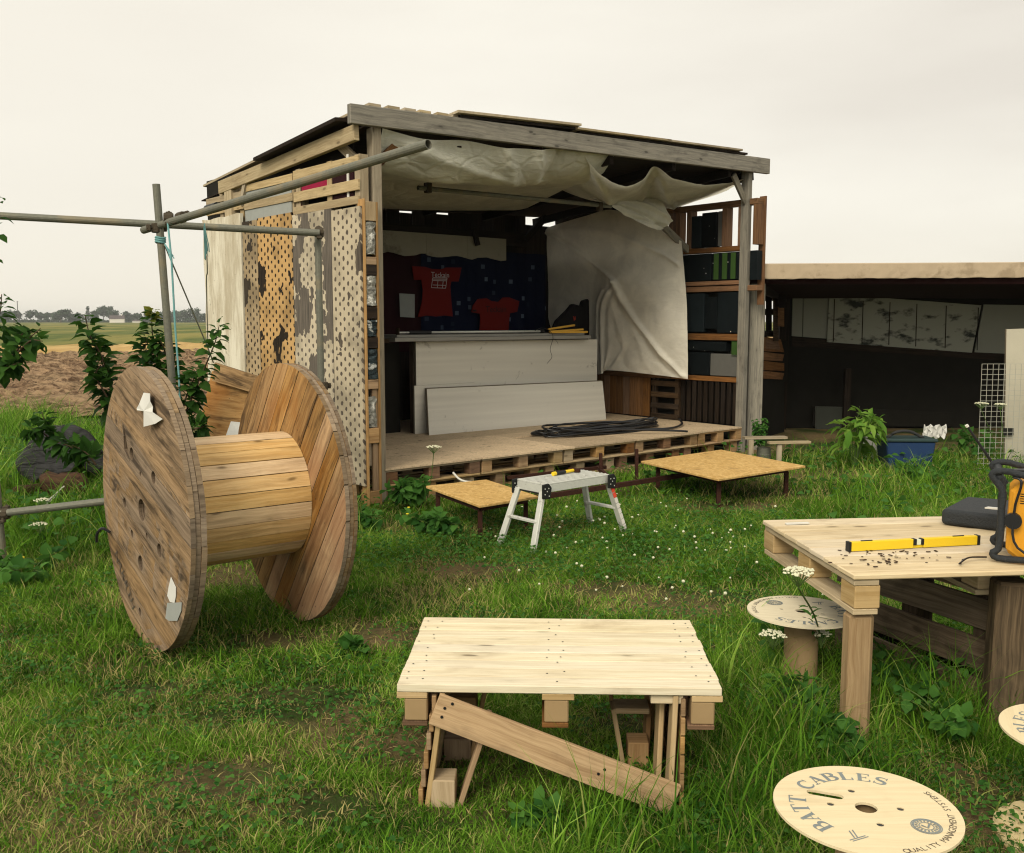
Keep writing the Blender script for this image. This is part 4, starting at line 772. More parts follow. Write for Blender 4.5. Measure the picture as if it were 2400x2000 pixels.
wr = tag(MB().tube([P(386, 575, 6.28), P(486, 812, 7.0), P(500, 850, 7.2)], .0055, 6).build('stay_wire', M['wire'], origin=P(486, 812, 7.0)), 'taut grey wire running slantwise from the scaffold upright to the shed', 'wire')

# ------------------------------------------------------------------ big cable drum
DC = Vector((-1.812, 4.562, 0)); DR, DAZ, DW = .692, 52.5, .767
drum = thing('cable_drum', 'huge weathered wooden cable drum standing on its rims in the grass', 'cable drum', DC, R(90-DAZ))   # local x = axle
M['rim'] = wood('weathered_rim', (.33, .245, .155), (.17, .12, .075), (.04, .03, .02), .5, .3, .3)
def strips(m, R_, x0, x1, ang, wd, gap=.003, segs=26):   # disc in the y-z plane built of planks
    for i in range(-int(R_/wd)-1, int(R_/wd)+1):
        a, b = max(-R_+.002, i*wd+gap/2), min(R_-.002, (i+1)*wd-gap/2)
        if b-a < .01: continue
        xs_ = np.linspace(a, b, 7); top = [(x, math.sqrt(max(0, R_*R_-x*x))) for x in xs_]; pts = [(x, -y) for x, y in top]+[(x, y) for x, y in top[::-1]]
        t = random.random(); ca, sa = math.cos(ang), math.sin(ang); n = len(pts); ou = random.random()*9; jx = random.uniform(-.001, .001)
        P3 = lambda p, X: (X+jx, p[0]*ca-p[1]*sa, DR+p[0]*sa+p[1]*ca)
        vs = [P3(p, x0) for p in pts]+[P3(p, x1) for p in pts]; fs = [tuple(range(n))[::-1], tuple(range(n, 2*n))]; uvs = [[(ou+pts[k][1], pts[k][0]) for k in range(n)][::-1], [(ou+pts[k][1], pts[k][0]) for k in range(n)]]
        for k in range(n): j = (k+1) % n; fs.append((k, j, n+j, n+k)); l = math.dist(pts[k], pts[j]); uvs.append([(ou, pts[k][0]), (ou, pts[k][0]+l), (ou+.03, pts[k][0]+l), (ou+.03, pts[k][0])])
        m.add(vs, fs, uvs, t, [0, 0]+[1]*(len(fs)-2))
def fixn(o):
    import bmesh
    b = bmesh.new(); b.from_mesh(o.data); bmesh.ops.recalc_face_normals(b, faces=b.faces); b.to_mesh(o.data); b.free()
def cut(o, cutter):                                       # real holes by boolean, the cutter is removed again
    md = o.modifiers.new('c', 'BOOLEAN'); md.operation = 'DIFFERENCE'; md.object = cutter; md.solver = 'EXACT'
    dg = bpy.context.evaluated_depsgraph_get(); me = bpy.data.meshes.new_from_object(o.evaluated_get(dg)); o.modifiers.remove(md); o.data = me
fl = []
m = MB(); strips(m, DR, .012, .034, R(-74), .125); strips(m, DR-.004, .0365, .058, R(10), .125); strips(m, DR-.002, .0605, .085, R(-74), .125); f1 = m.build('flange', [M['flange'], M['rim']], drum)
m = MB(); strips(m, DR-.005, DW-.01, DW+.012, R(37), .115, .005); strips(m, DR-.008, DW+.0145, DW+.034, R(110), .115); strips(m, DR-.006, DW+.0365, DW+.055, R(37), .115); f2 = m.build('flange', [M['flange_in'], M['rim']], drum)
def face_pt(px, py):                                      # photo point -> (y, z) on the outer face of the near flange
    a = R(DAZ); nx, ny = math.sin(a), math.cos(a); r = ray(px, py); t = (nx*DC.x+ny*DC.y)/(nx*r[0]+ny*r[1]); w = Vector((r[0]*t, r[1]*t, H+r[2]*t))-DC; return w.dot(Vector((-ny, nx, 0))), w.z
cm = MB()
def cyl(y, z, r_, *a, **k): return cyl_(y, z, r_*1.3, *a, **k)
def cyl_(y, z, r, sy=1., x0=-.05, x1=.068, rot=0): cm.prism([(r*math.cos(a)*math.cos(rot)-r*sy*math.sin(a)*math.sin(rot), r*math.cos(a)*math.sin(rot)+r*sy*math.sin(a)*math.cos(rot)) for a in np.linspace(0, 2*math.pi, 17)[:-1]], x1-x0, Matrix(((0, 0, 1, x0), (1, 0, 0, y), (0, 1, 0, z), (0, 0, 0, 1))))
sc3 = lambda x, y: face_pt(200+x/2.365, 820+y/2.365)
for (x, y, r) in ((298, 890, .042), (242, 577, .024), (362, 710, .024), (203, 850, .020), (245, 1022, .016), (395, 1115, .026), (292, 1185, .030), (288, 1455, .016), (325, 1035, .012), (290, 690, .010)):
    a, b = sc3(x, y); cyl(a, b, r, x1=.083 if r > .02 else .055)
a, b = sc3(213, 512); cm.prism([(a-.05, b-.10), (a+.045, b-.04), (a+.045, b+.09), (a+.02, b+.06)][::1], .14, Matrix(((0, 0, 1, -.05), (1, 0, 0, 0), (0, 1, 0, 0), (0, 0, 0, 1))))
cu = cm.build('cutter', M['black'], drum); fixn(cu); fixn(f1); bpy.context.view_layer.update(); cut(f1, cu); bpy.data.objects.remove(cu)
m = MB(); n = 26; rb = .325
for i in range(n):
    g_ = random.choice((.004, .006, .010, .016)); a0, a1 = 2*math.pi*i/n+.004, 2*math.pi*(i+1)/n-g_; rr = rb+random.uniform(-.002, .002); pts = [(rr*math.cos(a), rr*math.sin(a)) for a in (a0, (a0+a1)/2, a1)]+[((rr-.03)*math.cos(a), (rr-.03)*math.sin(a)) for a in (a1, a0)]
    vs = [(.087, y, DR+z) for y, z in pts]+[(DW-.012, y, DR+z) for y, z in pts]; k = len(pts); ou = random.random()*9; ov = random.random()*9
    fs = [tuple(range(k))[::-1], tuple(range(k, 2*k))]+[(j, (j+1) % k, k+(j+1) % k, k+j) for j in range(k)]; uvs = [[(0, 0)]*k, [(0, 0)]*k]+[[(ou, ov+j*.04), (ou, ov+j*.04+.04), (ou+.68, ov+j*.04+.04), (ou+.68, ov+j*.04)] for j in range(k)]; m.add(vs, fs, uvs)
m.build('barrel', M['drum'], drum); MB().tube([(.088, 0, DR), (DW-.013, 0, DR)], rb-.034, 20).build('core', M['dark_wood'], drum)
def sticker(name, pts, mat, lift=.004, bulge=0.): 
    m = MB(); p = [sc3(*q) for q in pts]; c = (sum(a for a, b in p)/len(p), sum(b for a, b in p)/len(p)); n = len(p); vs = [(.012-lift-bulge*random.random(), a, b) for a, b in p]+[(.012-lift-bulge, c[0], c[1])]
    m.add(vs, [(i, (i+1) % n, n) for i in range(n)], [[(0, 0)]*3]*n); o = m.build(name, mat, drum, solid=.002); return o
sticker('torn_paper', [(325, 238), (370, 242), (375, 285), (380, 315), (388, 345), (425, 385), (400, 410), (355, 425), (350, 400), (360, 375), (345, 345), (310, 335), (290, 325), (318, 300)], M['paper'], .008, .03)
sticker('torn_paper', [(465, 1262), (492, 1320), (492, 1370), (485, 1405), (460, 1400), (445, 1365), (452, 1320)], M['paper'], .004)
sticker('torn_paper', [(445, 1405), (525, 1402), (522, 1450), (500, 1505), (455, 1505), (435, 1490)], M['paper_dim'], .004)
a, b = face_pt(258, 1248); MB().tube(smooth_path([(-.0, a, b), (-.03, a+.03, b+.02), (-.05, a+.06, b-.01), (-.05, a+.08, b-.06)], 8), .008, 6).build('bent_nail', M['cable'], drum)
# stencilled remains on the face
m = MB(); ca = R(64)
for i, s in enumerate('NAKRTH'):
    a, b = sc3(165+i*17, 1150+i*52); add_text(m, s, .085, Matrix.Translation((.0085, a, b))@Matrix(((0, 0, 1, 0), (-1, 0, 0, 0), (0, 1, 0, 0), (0, 0, 0, 1)))@Matrix.Rotation(R(-60), 4, 'Z'))
m.build('worn_lettering', M['print_dark'], drum)
m = MB(); a = P(480, 990, 6.5)
bd = thing('plywood_sheet', 'large stained curved plywood sheet propped behind the cable drum', 'plywood sheet', G(520, 1120))
def wquad(pts, t, mats, name, parent=None, n=(0, 1, 0)): o = quadslab(pts, t, Vector(n)).build(name, mats, parent, world=parent is not None); return o
c = [P(395, 1040, 6.9), P(600, 1180, 6.3), P(640, 905, 6.75), P(505, 868, 7.0)]
wquad([P(395, 1297, 6.6), P(600, 1300, 6.6), P(625, 885, 7.0), P(497, 870, 7.25)], .02, [M['flange_in'], M['flange_in']], 'sheet', bd)
wquad([P(497, 893, 7.13), P(625, 930, 6.85), P(622, 888, 6.9), P(503, 850, 7.2)], .03, [M['flange'], M['flange']], 'cross_board', bd)
wquad([P(528, 1025, 6.72), P(562, 1025, 6.7), P(562, 990, 6.78), P(541, 988, 6.78)], .003, [M['paper'], M['paper']], 'paper_label', bd)

# ------------------------------------------------------------------ tarp-covered heap and logs, left
hp = G(145, 1140); t = thing('tarpaulin', 'crumpled grey tarpaulin draped over a heap in the long grass', 'tarpaulin', hp)
rows = []
for i in range(25):
    r_ = i/24; row = []
    for j in range(49):
        a = 2*math.pi*j/48; rad = (.36+.05*math.sin(a*3+1)+.03*math.sin(a*5))*r_; zz = .34*(1-r_**2.2)+.05*math.sin(a*4+r_*5)*r_*(1-r_*.4)+.035*math.sin(a*9+r_*3)*r_+.022*math.sin(a*17-r_*9)*r_+.03*abs(math.sin(r_*7+a*2))*r_+.10; row.append(Vector((rad*1.2*math.cos(a), rad*.9*math.sin(a)+.05, 1.25*max(zz, .02+.05*math.sin(a*7)**2)+.03)))
    rows.append(row)
MB().grid(rows).build('cover', M['tarp'], t, smooth=True, solid=.004)
for i, (px, py, L, r, an, lab) in enumerate(((155, 1150, .34, .11, 10, 'short thick rotten log lying before the grey tarpaulin'), (90, 1150, .40, .06, 60, 'thin dark branch stump left of the thick rotten log'))):
    o = G(px, py+12); m = MB(); dx, dy = math.cos(R(an))*L/2, math.sin(R(an))*L/2; pp = [Vector((dx*s+.01*math.sin(s*9), dy*s, r*.95+.01*math.sin(s*7))) for s in np.linspace(-1, 1, 9)]
    m.tube(pp, [r*(1+.12*math.sin(k*2.3+i)) for k in range(9)], 16); q = m.build('log', M['log'], origin=None, smooth=True); q.location = o; tag(q, lab, 'log')
m = MB(); m.tube(smooth_path([G(150, 1140, .25), G(128, 1160, .16), G(112, 1175, .12), G(98, 1192, .04)], 14), .006, 5); m.tube(smooth_path([G(146, 1142, .22), G(124, 1170, .12), G(90, 1196, .03)], 14), .005, 5)
tag(m.build('cord', M['white'], origin=G(110, 1180)), 'frayed white cord trailing over the rotten log', 'cord')

# ------------------------------------------------------------------ plywood steps on rusty frames
def step(name, lab, cs, z, leg_h):
    o = sum(cs, Vector())/4; t = thing(name, lab, 'platform', (o.x, o.y, 0)); n = len(cs); m = MB()
    vs = [Vector((c.x, c.y, z)) for c in cs]+[Vector((c.x, c.y, z+.020)) for c in cs]; fs = [(3, 2, 1, 0), (4, 5, 6, 7), (0, 1, 5, 4), (1, 2, 6, 5), (2, 3, 7, 6), (3, 0, 4, 7)]
    m.add(vs, fs, [[(vs[i].x, vs[i].y+vs[i].z) for i in f] for f in fs]); m.build('board', M['osb'], t, world=True, bevel=.003)
    ins = [Vector((o.x+(c.x-o.x)*.78, o.y+(c.y-o.y)*.78, z-.022)) for c in cs]; m = MB()
    for i in range(4): m.bar(ins[i], ins[(i+1) % 4], .04, .04)
    m.build('frame', M['rust'], t, world=True)
    for q in ins: MB().bar(q+Vector((0, 0, -.02)), Vector((q.x, q.y, -.05)), .035, .035).build('leg', M['rust'], t, world=True)
    return t
zb = .27; step('plywood_step', 'small orange strand-board platform on rusty legs before the left of the stage', [G(998, 1139, zb), G(1124, 1185, zb), G(1262, 1163, zb), G(1140, 1124, zb)], zb-.02, .2)
zb = .29; step('plywood_step', 'large orange strand-board platform on rusty legs before the right of the stage', [G(1502, 1081, zb), G(1684, 1123, zb), G(1888, 1092, zb), G(1690, 1054, zb)], zb-.02, .25)
t = thing('rusty_frame', 'rusty steel frame with two uprights between the two plywood platforms', 'frame', wor(1.9, -.6)); m = MB()
for px, pt, pb, Y in ((1408, 1063, 1130, 8.95), (1492, 1053, 1132, 9.2)): MB().bar(P(px, pt, Y), P(px, pb+30, Y), .052, .03).build('upright', M['rust'], t, world=True)
MB().bar(P(1262, 1166, 7.9), P(1640, 1108, 9.0), .04, .04).build('rail', M['rust'], t, world=True); MB().bar(P(1190, 1120, 8.6), P(1420, 1095, 9.1), .03, .03).build('rail', M['rust'], t, world=True); MB().bar(P(1400, 1095, 9.1), P(1440, 1130, 8.4), .03, .03).build('rail', M['rust'], t, world=True)
# thin white stick on the small platform
tag(MB().tube(smooth_path([P(1062, 1108, 8.1), P(1075, 1122, 8.05), P(1092, 1129, 8.0), P(1120, 1130, 7.9)], 10), .009, 6).build('bone_stick', M['white'], origin=P(1092, 1129, 8.0)), 'thin bent white stick resting on the small plywood platform', 'stick')

# ------------------------------------------------------------------ aluminium work platform, hammer
c4 = [Vector((.10, 6.70, 0)), Vector((.70, 7.20, 0))]; ax = (c4[1]-c4[0]); L = .66; ang = math.atan2(.45, .52)
ho = thing('work_platform', 'small folding aluminium work platform with black hinges standing on the lawn', 'work platform', (.385, 6.985, 0), ang)
zt_ = .455; Wp = .30
m = MB(); m.box(-.33, .33, -Wp/2, Wp/2, zt_-.012, zt_); m.box(-.33, .33, -Wp/2, -Wp/2+.012, zt_-.065, zt_-.013); m.box(-.33, .33, Wp/2-.012, Wp/2, zt_-.065, zt_-.013)
for i in range(7): m.box(-.325, .325, -.125+i*.038, -.110+i*.038, zt_+.0005, zt_+.004)
m.build('top_plate', M['alu'], ho, bevel=.003)
MB().box(-.338, -.331, -Wp/2+.02, Wp/2-.02, zt_-.068, zt_-.012).build('end_strip', M['alu'], ho); MB().box(.331, .338, -Wp/2+.02, Wp/2-.02, zt_-.068, zt_-.012).build('end_strip', M['alu'], ho); MB().box(-.345, -.331, -Wp/2, Wp/2, zt_-.078, zt_-.070).build('end_trim', M['black'], ho)
for s in (-1, 1):
    for w in (-1, 1):
        a = Vector((s*.335, w*(Wp/2-.02), zt_-.06)); b = Vector((s*.475, w*(Wp/2+.03), -.02)); MB().bar(a, b, .05, .026, upv=(1, 0, .3)).build('leg', M['alu'], ho, bevel=.003)
        m = MB(); m.prism([(-.04, -.05), (.035, -.06), (.05, .02), (.02, .055), (-.04, .05)], .014, Matrix.Translation((s*.335, w*(Wp/2+.012)+(0 if w > 0 else .0), zt_-.05))@Matrix.Rotation(R(90), 4, 'X')); m.build('hinge', M['black'], ho, bevel=.004)
        m = MB()
        for (x, z) in ((-.02, .02), (.015, .02), (-.02, -.02), (.02, -.035), (.0, 0)): m.tube([(s*.335+x, w*(Wp/2+.012)-.016, zt_-.05+z), (s*.335+x, w*(Wp/2+.012)-.018, zt_-.05+z)], .005, 6)
        m.build('rivets', M['alu'], ho)
    for z in (.19,): 
        k = .335+.14*(zt_-.06-z)/(zt_-.04); MB().bar((s*k, -Wp/2-.005, z), (s*k, Wp/2+.005, z), .035, .02).build('rung', M['alu'], ho, bevel=.003)
for i in range(8):
    s0, s1 = .10+i*.10, .10+i*.10+.085; a = Vector((.335, -(Wp/2-.02), zt_-.06)); b = Vector((.475, -(Wp/2+.03), -.02)); off = Vector((.0, -.028, 0)); MB().bar(a.lerp(b, s0)+off, a.lerp(b, s1)+off, .004, .03, upv=(1, 0, .3)).build('warning_sticker', M['redtape'] if i < 2 else M['sticker'], ho)
hm = thing('hammer', 'hammer with a black and yellow grip lying on the aluminium work platform', 'hammer', ho.matrix_basis@Vector((.05, .06, zt_+.02)), ang+.12)
MB().tube([(-.12, 0, 0), (-.09, 0, 0)], .016, 10).build('end_cap', M['yellow'], hm); MB().tube([(-.09, 0, 0), (.02, 0, 0)], .014, 10).build('grip', M['black'], hm); MB().tube([(.02, 0, 0), (.12, 0, .0)], .012, 10).build('shaft', M['yellow'], hm); MB().box(.12, .15, -.05, .05, -.014, .014).build('head', M['rust'], hm, bevel=.003)

# ------------------------------------------------------------------ low pallet table in the foreground
tx0, tx1 = -.366, .695; ty0 = 2.985; rz = math.atan2(-.036, 1.05)
tb = thing('pallet_table', 'low table of fresh pale pallet boards with a diagonal brace in the foreground grass', 'table', ((tx0+tx1)/2, ty0+.35, 0), rz)
X = (tx1-tx0)/2; zt_ = .42
m = MB()
for i in range(9):
    y0 = -.35+i*.0795; m.box(-X+random.uniform(0, .004), X+random.uniform(-.004, .002), y0, y0+.0765, zt_-.026, zt_+random.uniform(-.001, .001), tint=.35+.3*random.random())
m.build('table_top', M['pine_table'], tb, bevel=.0025)
m = MB(); ry = random.Random(5)
for i in range(9):
    for x in (-X+.05, -.01, X-.05):
        for dx in ((-.025, .025) if ry.random() < .75 else (.01,)): m.tube([(x+dx+ry.uniform(-.006, .006), -.35+i*.0795+.02+ry.uniform(0, .035), zt_+.0008), (x+dx, -.35+i*.0795+.02, zt_+.0018)], .0035, 6) if False else m.lathe([(.0036, zt_+.0022), (.0001, zt_+.0022)], 6, M=Matrix.Translation((x+dx+ry.uniform(-.006, .006), -.35+i*.0795+.02+ry.uniform(0, .04), 0)))
m.build('nail_heads', M['cable'], tb)
for x0, x1 in ((-X, -X+.10), (-.055, .05), (X-.10, X)):
    MB().box(x0, x1, -.348, .36, zt_-.048, zt_-.0275).build('stringer', M['pallet_pale'], tb, bevel=.002)
    xa, xb = (x0+.025, x1) if x0 < -.2 else ((x0, x1-.025) if x0 > .2 else (x0+.008, x1-.018))
    for y in (-.345, -.05, .25): MB().box(xa, xb, y, y+.09, zt_-.125, zt_-.049).build('block', M['cardboard'], tb, bevel=.004)
    MB().box(xa-.008 if x0 < .2 else xa-.012, xb, -.347, .35, zt_-.142, zt_-.1255).build('base_board', M['brown_plank'], tb, bevel=.002)
# legs: upright pieces of pallet leaning a little
def lbar(a, b, w, mt): MB().bar(a, b, w, .017, upv=(1, 0, 0)).build('leg_board', M[mt], tb, bevel=.002)
for y in (-.30, -.02, .24):
    lbar((-X+.150, y, zt_-.03), (-X+.092, y, -.03), .085, 'pallet_pale'); lbar((X-.150, y, zt_-.03), (X-.165, y, -.03), .085, 'pallet_pale')
lbar((-X+.300, -.30, .30), (-X+.195, -.30, -.03), .085, 'pallet'); lbar((-X+.275, .05, .30), (-X+.21, .05, -.03), .085, 'pallet'); lbar((X-.330, .0, .215), (X-.285, .0, -.03), .085, 'pallet_pale'); lbar((X-.330, .26, .215), (X-.285, .26, -.03), .085, 'pallet')
lbar((X-.178, -.18, zt_-.03), (X-.190, -.18, -.03), .10, 'pallet_pale'); lbar((X-.185, .10, zt_-.03), (X-.197, .10, -.03), .10, 'pallet')
for s_ in (-1, 1):
    m = MB()
    for k in range(6): z0 = .0+k*.064; sh = (.045 if s_ > 0 else .056*z0/.38-.006); m.box(s_*(X-.088-sh), s_*(X-.073-sh), -.343+.002*(k % 2), .30, z0, z0+.058)
    m.build('leg_slats', M['pallet'], tb, bevel=.002)
MB().box(-X+.108, -X+.188, -.342, -.25, -.03, .088).build('leg_block', M['pallet_pale'], tb, bevel=.003); MB().box(-X+.115, -X+.215, .0, .09, -.03, .075).build('leg_block', M['pallet'], tb, bevel=.003); MB().box(-X+.115, -X+.235, .0, .09, .16, .235).build('leg_block', M['pallet'], tb, bevel=.003)
MB().box(X-.275, X-.20, -.04, .05, -.03, .09).build('leg_block', M['pallet'], tb, bevel=.003); MB().box(X-.325, X-.200, -.045, .05, .20, .22).build('leg_block', M['pallet_pale'], tb, bevel=.003)
MB().box(X-.23, X-.125, -.33, -.29, zt_-.062, zt_-.028).build('cleat', M['pine'], tb, bevel=.002)
MB().bar((-X+.125, -.360, .345), (X-.150, -.362, .045), .018, .108).build('diagonal_brace', M['brace'], tb, bevel=.002)
MB().bar((-X+.16, .30, .20), (.02, .32, .37), .018, .09).build('diagonal_brace', M['pallet'], tb, bevel=.002)
m = MB()
for (x, z) in ((.16, .35), (.185, .365), (.15, .32), (.66, .135), (.68, .15)): m.tube([(-X+x, -.369, z), (-X+x, -.3725, z)], .005, 7)
m.build('brace_nails', M['cable'], tb)

# ------------------------------------------------------------------ high pallet work table, right
A = G(2002, 1347, .68); B2 = G(1788, 1218, .68); C2 = G(2400, 1336, .68); ra = math.atan2((C2-A).y, (C2-A).x)
wt_ = thing('work_table', 'high work table made of a pale pallet on a post and an upright pallet', 'table', (A.x, A.y, 0), ra)
Lx, Ly, zt_ = 1.25, .97, .68
m = MB()
sk = (B2-A); kx = (sk.dot(Vector((math.cos(ra), math.sin(ra), 0))))/Ly   # slight skew of the left edge
for i in range(7):
    y0 = i*.1395; m.box(kx*y0*0+.0+(-.012 if i % 2 else 0)*0+kx*(y0), Lx+kx*y0, y0, y0+.1340, zt_-.022, zt_+random.uniform(-.0015, .0015), tint=.3+.4*random.random())
m.build('table_top', M['pine'], wt_, bevel=.004)
for x in (.0, .60, 1.15):
    ys = .0 if x != .60 else .20
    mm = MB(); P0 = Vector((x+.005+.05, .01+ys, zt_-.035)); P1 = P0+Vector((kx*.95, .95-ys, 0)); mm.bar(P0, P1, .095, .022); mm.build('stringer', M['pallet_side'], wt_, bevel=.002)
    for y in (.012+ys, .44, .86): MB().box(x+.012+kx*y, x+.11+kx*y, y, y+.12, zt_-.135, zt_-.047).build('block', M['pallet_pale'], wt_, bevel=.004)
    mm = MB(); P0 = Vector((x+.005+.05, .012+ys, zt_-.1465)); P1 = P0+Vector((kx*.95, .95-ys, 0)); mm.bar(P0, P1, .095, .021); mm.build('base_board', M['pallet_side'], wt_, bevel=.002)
Wi = wt_.matrix_basis.inverted()
fo = Wi@G(1994, 1735); tp = Wi@P(2000, 1420, A.y+.05)
m = MB(); m.box(-.048, .048, -.045, .045, -.05, zt_-.158); m.build('post_leg', M['post'], wt_, loc=(.06, .075, 0), bevel=.02)
dp = P(2370, 1372, 3.62); fz = G(2362, 1712); m = MB()
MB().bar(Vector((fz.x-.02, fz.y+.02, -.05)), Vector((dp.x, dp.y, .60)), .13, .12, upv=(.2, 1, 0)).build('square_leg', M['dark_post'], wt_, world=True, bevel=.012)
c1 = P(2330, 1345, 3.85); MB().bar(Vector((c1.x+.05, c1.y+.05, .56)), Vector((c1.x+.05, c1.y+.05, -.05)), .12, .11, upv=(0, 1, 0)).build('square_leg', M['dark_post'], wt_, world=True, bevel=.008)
m = MB(); m.bar((.92, .30, zt_-.17), (1.25, .34, zt_-.17), .09, .035); m.build('packing_board', M['pallet_pale'], wt_, bevel=.004)
# upright side pallet under the table
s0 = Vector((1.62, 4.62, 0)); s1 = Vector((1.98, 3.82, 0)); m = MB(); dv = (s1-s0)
up_ = thing('side_pallet', 'weathered pallet with shade put into its dark colour, standing on edge under the high work table', 'pallet', s0)
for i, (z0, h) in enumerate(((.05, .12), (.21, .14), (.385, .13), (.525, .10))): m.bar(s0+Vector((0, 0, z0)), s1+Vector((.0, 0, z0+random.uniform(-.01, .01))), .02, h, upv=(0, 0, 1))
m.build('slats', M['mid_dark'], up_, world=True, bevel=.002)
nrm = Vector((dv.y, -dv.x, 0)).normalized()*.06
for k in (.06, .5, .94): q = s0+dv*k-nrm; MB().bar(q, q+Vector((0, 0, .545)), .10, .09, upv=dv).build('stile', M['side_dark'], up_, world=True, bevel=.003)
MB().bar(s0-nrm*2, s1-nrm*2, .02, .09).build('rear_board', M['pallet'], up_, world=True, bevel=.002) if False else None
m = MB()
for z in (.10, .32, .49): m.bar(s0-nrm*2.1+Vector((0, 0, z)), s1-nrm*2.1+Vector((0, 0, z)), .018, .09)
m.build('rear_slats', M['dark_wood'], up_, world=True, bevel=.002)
# things on the work table
p0, p1 = G(1990, 1272, .72), G(2298, 1256, .72); p0.z = p1.z = .682; an = math.atan2(p1.y-p0.y, p1.x-p0.x); L = (p1-p0).length
lv = thing('spirit_level', 'bright yellow spirit level lying across the high work table', 'spirit level', p0, an)
MB().box(0.012, L*.485, 0, .024, .0, .038).build('body', M['yellow'], lv, bevel=.002); MB().box(L*.565, L-.012, 0, .024, .0, .038).build('body', M['yellow'], lv, bevel=.002); MB().box(L*.486, L*.564, .008, .022, .0, .012).build('vial_base', M['yellow'], lv)
for x in (0, L-.011): MB().box(x, x+.011, -.001, .025, 0, .039).build('end_cap', M['black'], lv)
for x in (L*.487, L*.548): MB().box(x, x+.014, .001, .023, .0125, .037).build('vial_mount', M['black'], lv)
MB().box(L*.505, L*.546, .004, .020, .013, .034).build('vial', M['vial'], lv)
for x in (.06, L-.12): MB().tube([(x, .012, .0385), (x+.05, .012, .0385)], .0035, 6).build('finger_slot', M['black'], lv)
cs_ = [G(2204, 1228, .685), G(2345, 1246, .685), G(2400, 1208, .685), G(2262, 1196, .685)]
t = thing('padded_case', 'black padded tool case lying at the back of the high work table', 'case', cs_[0]); m = MB(); vs = [Vector((c.x, c.y, .682)) for c in cs_]+[Vector((c.x, c.y, .755)) for c in cs_]; fs = [(3, 2, 1, 0), (4, 5, 6, 7), (0, 1, 5, 4), (1, 2, 6, 5), (2, 3, 7, 6), (3, 0, 4, 7)]
m.add(vs, fs, [[(0, 0)]*4]*6); o = m.build('shell', M['black_grain'], t, world=True); md = o.modifiers.new('b', 'BEVEL'); md.width = .02; md.segments = 4
m = MB(); m.bar(P(2312, 1190, 4.15), P(2345, 1193, 4.1), .03, .006); m.build('paper_strip', M['white'], t, world=True)
# jobsite radio
rd = thing('site_radio', 'orange-yellow jobsite radio with black roll cage and raised antenna on the work table', 'radio', G(2362, 1314, .684), R(-27))
m = MB(); m.prism([(-.01, .035), (.04, .0), (.30, .0), (.34, .05), (.34, .27), (.30, .31), (.03, .31), (-.005, .27)], .22, Matrix(((1, 0, 0, 0), (0, 0, 1, .0), (0, 1, 0, .0), (0, 0, 0, 1)))); m.build('body', M['radio'], rd, bevel=.012)
for y in (-.03, .235):
    m = MB(); m.tube(smooth_path([(.08, y, -.0+.015), (-.03, y, .012), (-.055, y, .03), (-.035, y, .05), (-.030, y, .12), (-.032, y, .2), (-.030, y, .27), (-.06, y, .315), (-.07, y, .34), (-.02, y, .35), (.06, y, .335), (.3, y, .335)], 30), .013, 10); m.build('roll_bar', M['black_grain'], rd, smooth=True)
MB().tube([(-.05, -.03, .33), (-.05, .235, .33)], .015, 10).build('cross_bar', M['black_grain'], rd); MB().bar((.0, .0, .345), (.25, .02, .36), .05, .02).build('carry_handle', M['black'], rd, bevel=.004); MB().lathe([(.03, 0), (.03, .03), (.001, .03)], 16, M=Matrix.Translation((.01, -.005, .16))@Matrix.Rotation(R(90), 4, 'X')).build('knob', M['black'], rd, smooth=False)
m = MB()
for i in range(5): m.box(.03, .055, -.0025, -.0015, .225+i*.009, .228+i*.009)
for x, z in ((.09, .22), (.10, .19), (.09, .09), (.10, .07), (.08, .05), (.11, .25)): m.box(x, x+.018, -.0025, -.0015, z, z+.004)
m.build('vents', M['black'], rd); MB().tube(smooth_path([(.0, -.03, .33), (.03, -.04, .31), (.012, -.03, .2), (.03, -.035, .06), (.2, -.04, .0)], 20), .005, 6).build('cord', M['cable'], rd, smooth=True)
MB().box(.115, .28, -.004, -.002, .135, .175).build('badge', M['black'], rd); m = MB(); add_text(m, 'DEWALT', .032, Matrix.Translation((.197, -.006, .156))@Matrix.Rotation(R(90), 4, 'X')); m.build('lettering', M['white'], rd)
Ri = rd.matrix_basis.inverted(); a = Ri@P(2358, 1133, 3.95); b = Ri@P(2268, 1001, 3.95); MB().tube([a, a.lerp(b, .3), a.lerp(b, .3), b], [.012, .010, .006, .005], 8).build('antenna', M['black'], rd); MB().tube([b, b+(b-a).normalized()*.01], .007, 8).build('antenna_tip', M['white'], rd)
# dried mud crumbs and a twig on the work table
m = MB(); rr = random.Random(3)
for i in range(70):
    px = rr.gauss(2080, 60); py = rr.gauss(1305, 14)
    if not (1930 < px < 2230 and 1285 < py < 1335): continue
    q = G(px, py, .684); s = rr.uniform(.0012, .0042); m.box(q.x-s*2.2, q.x+s*2.2, q.y-s, q.y+s, .6825, .683+s*.5, M=Matrix.Translation(q)@Matrix.Rotation(rr.random()*3, 4, 'Z')@Matrix.Translation(-q))
tag(m.build('mud_crumbs', M['log'], origin=G(2080, 1305, .684)), 'scattered dry mud crumbs on the high work table', 'mud', kind='stuff')
m = MB(); m.tube(smooth_path([G(2248, 1322, .69), G(2268, 1308, .70), G(2290, 1306, .695), G(2312, 1306, .69)], 10), .0035, 5); m.tube([G(2268, 1308, .70), G(2255, 1312, .692), G(2252, 1324, .686)], .002, 4)
tag(m.build('twig', M['cable'], origin=G(2270, 1312, .69)), 'short dark crooked twig at the front edge of the high work table', 'twig')
tag(MB().bar(G(1842, 1228, .684), G(1895, 1226, .684), .02, .006).build('carpenter_pencil', M['white'], origin=G(1842, 1228, .684)), 'white pencil lying near the far corner of the high work table', 'pencil')

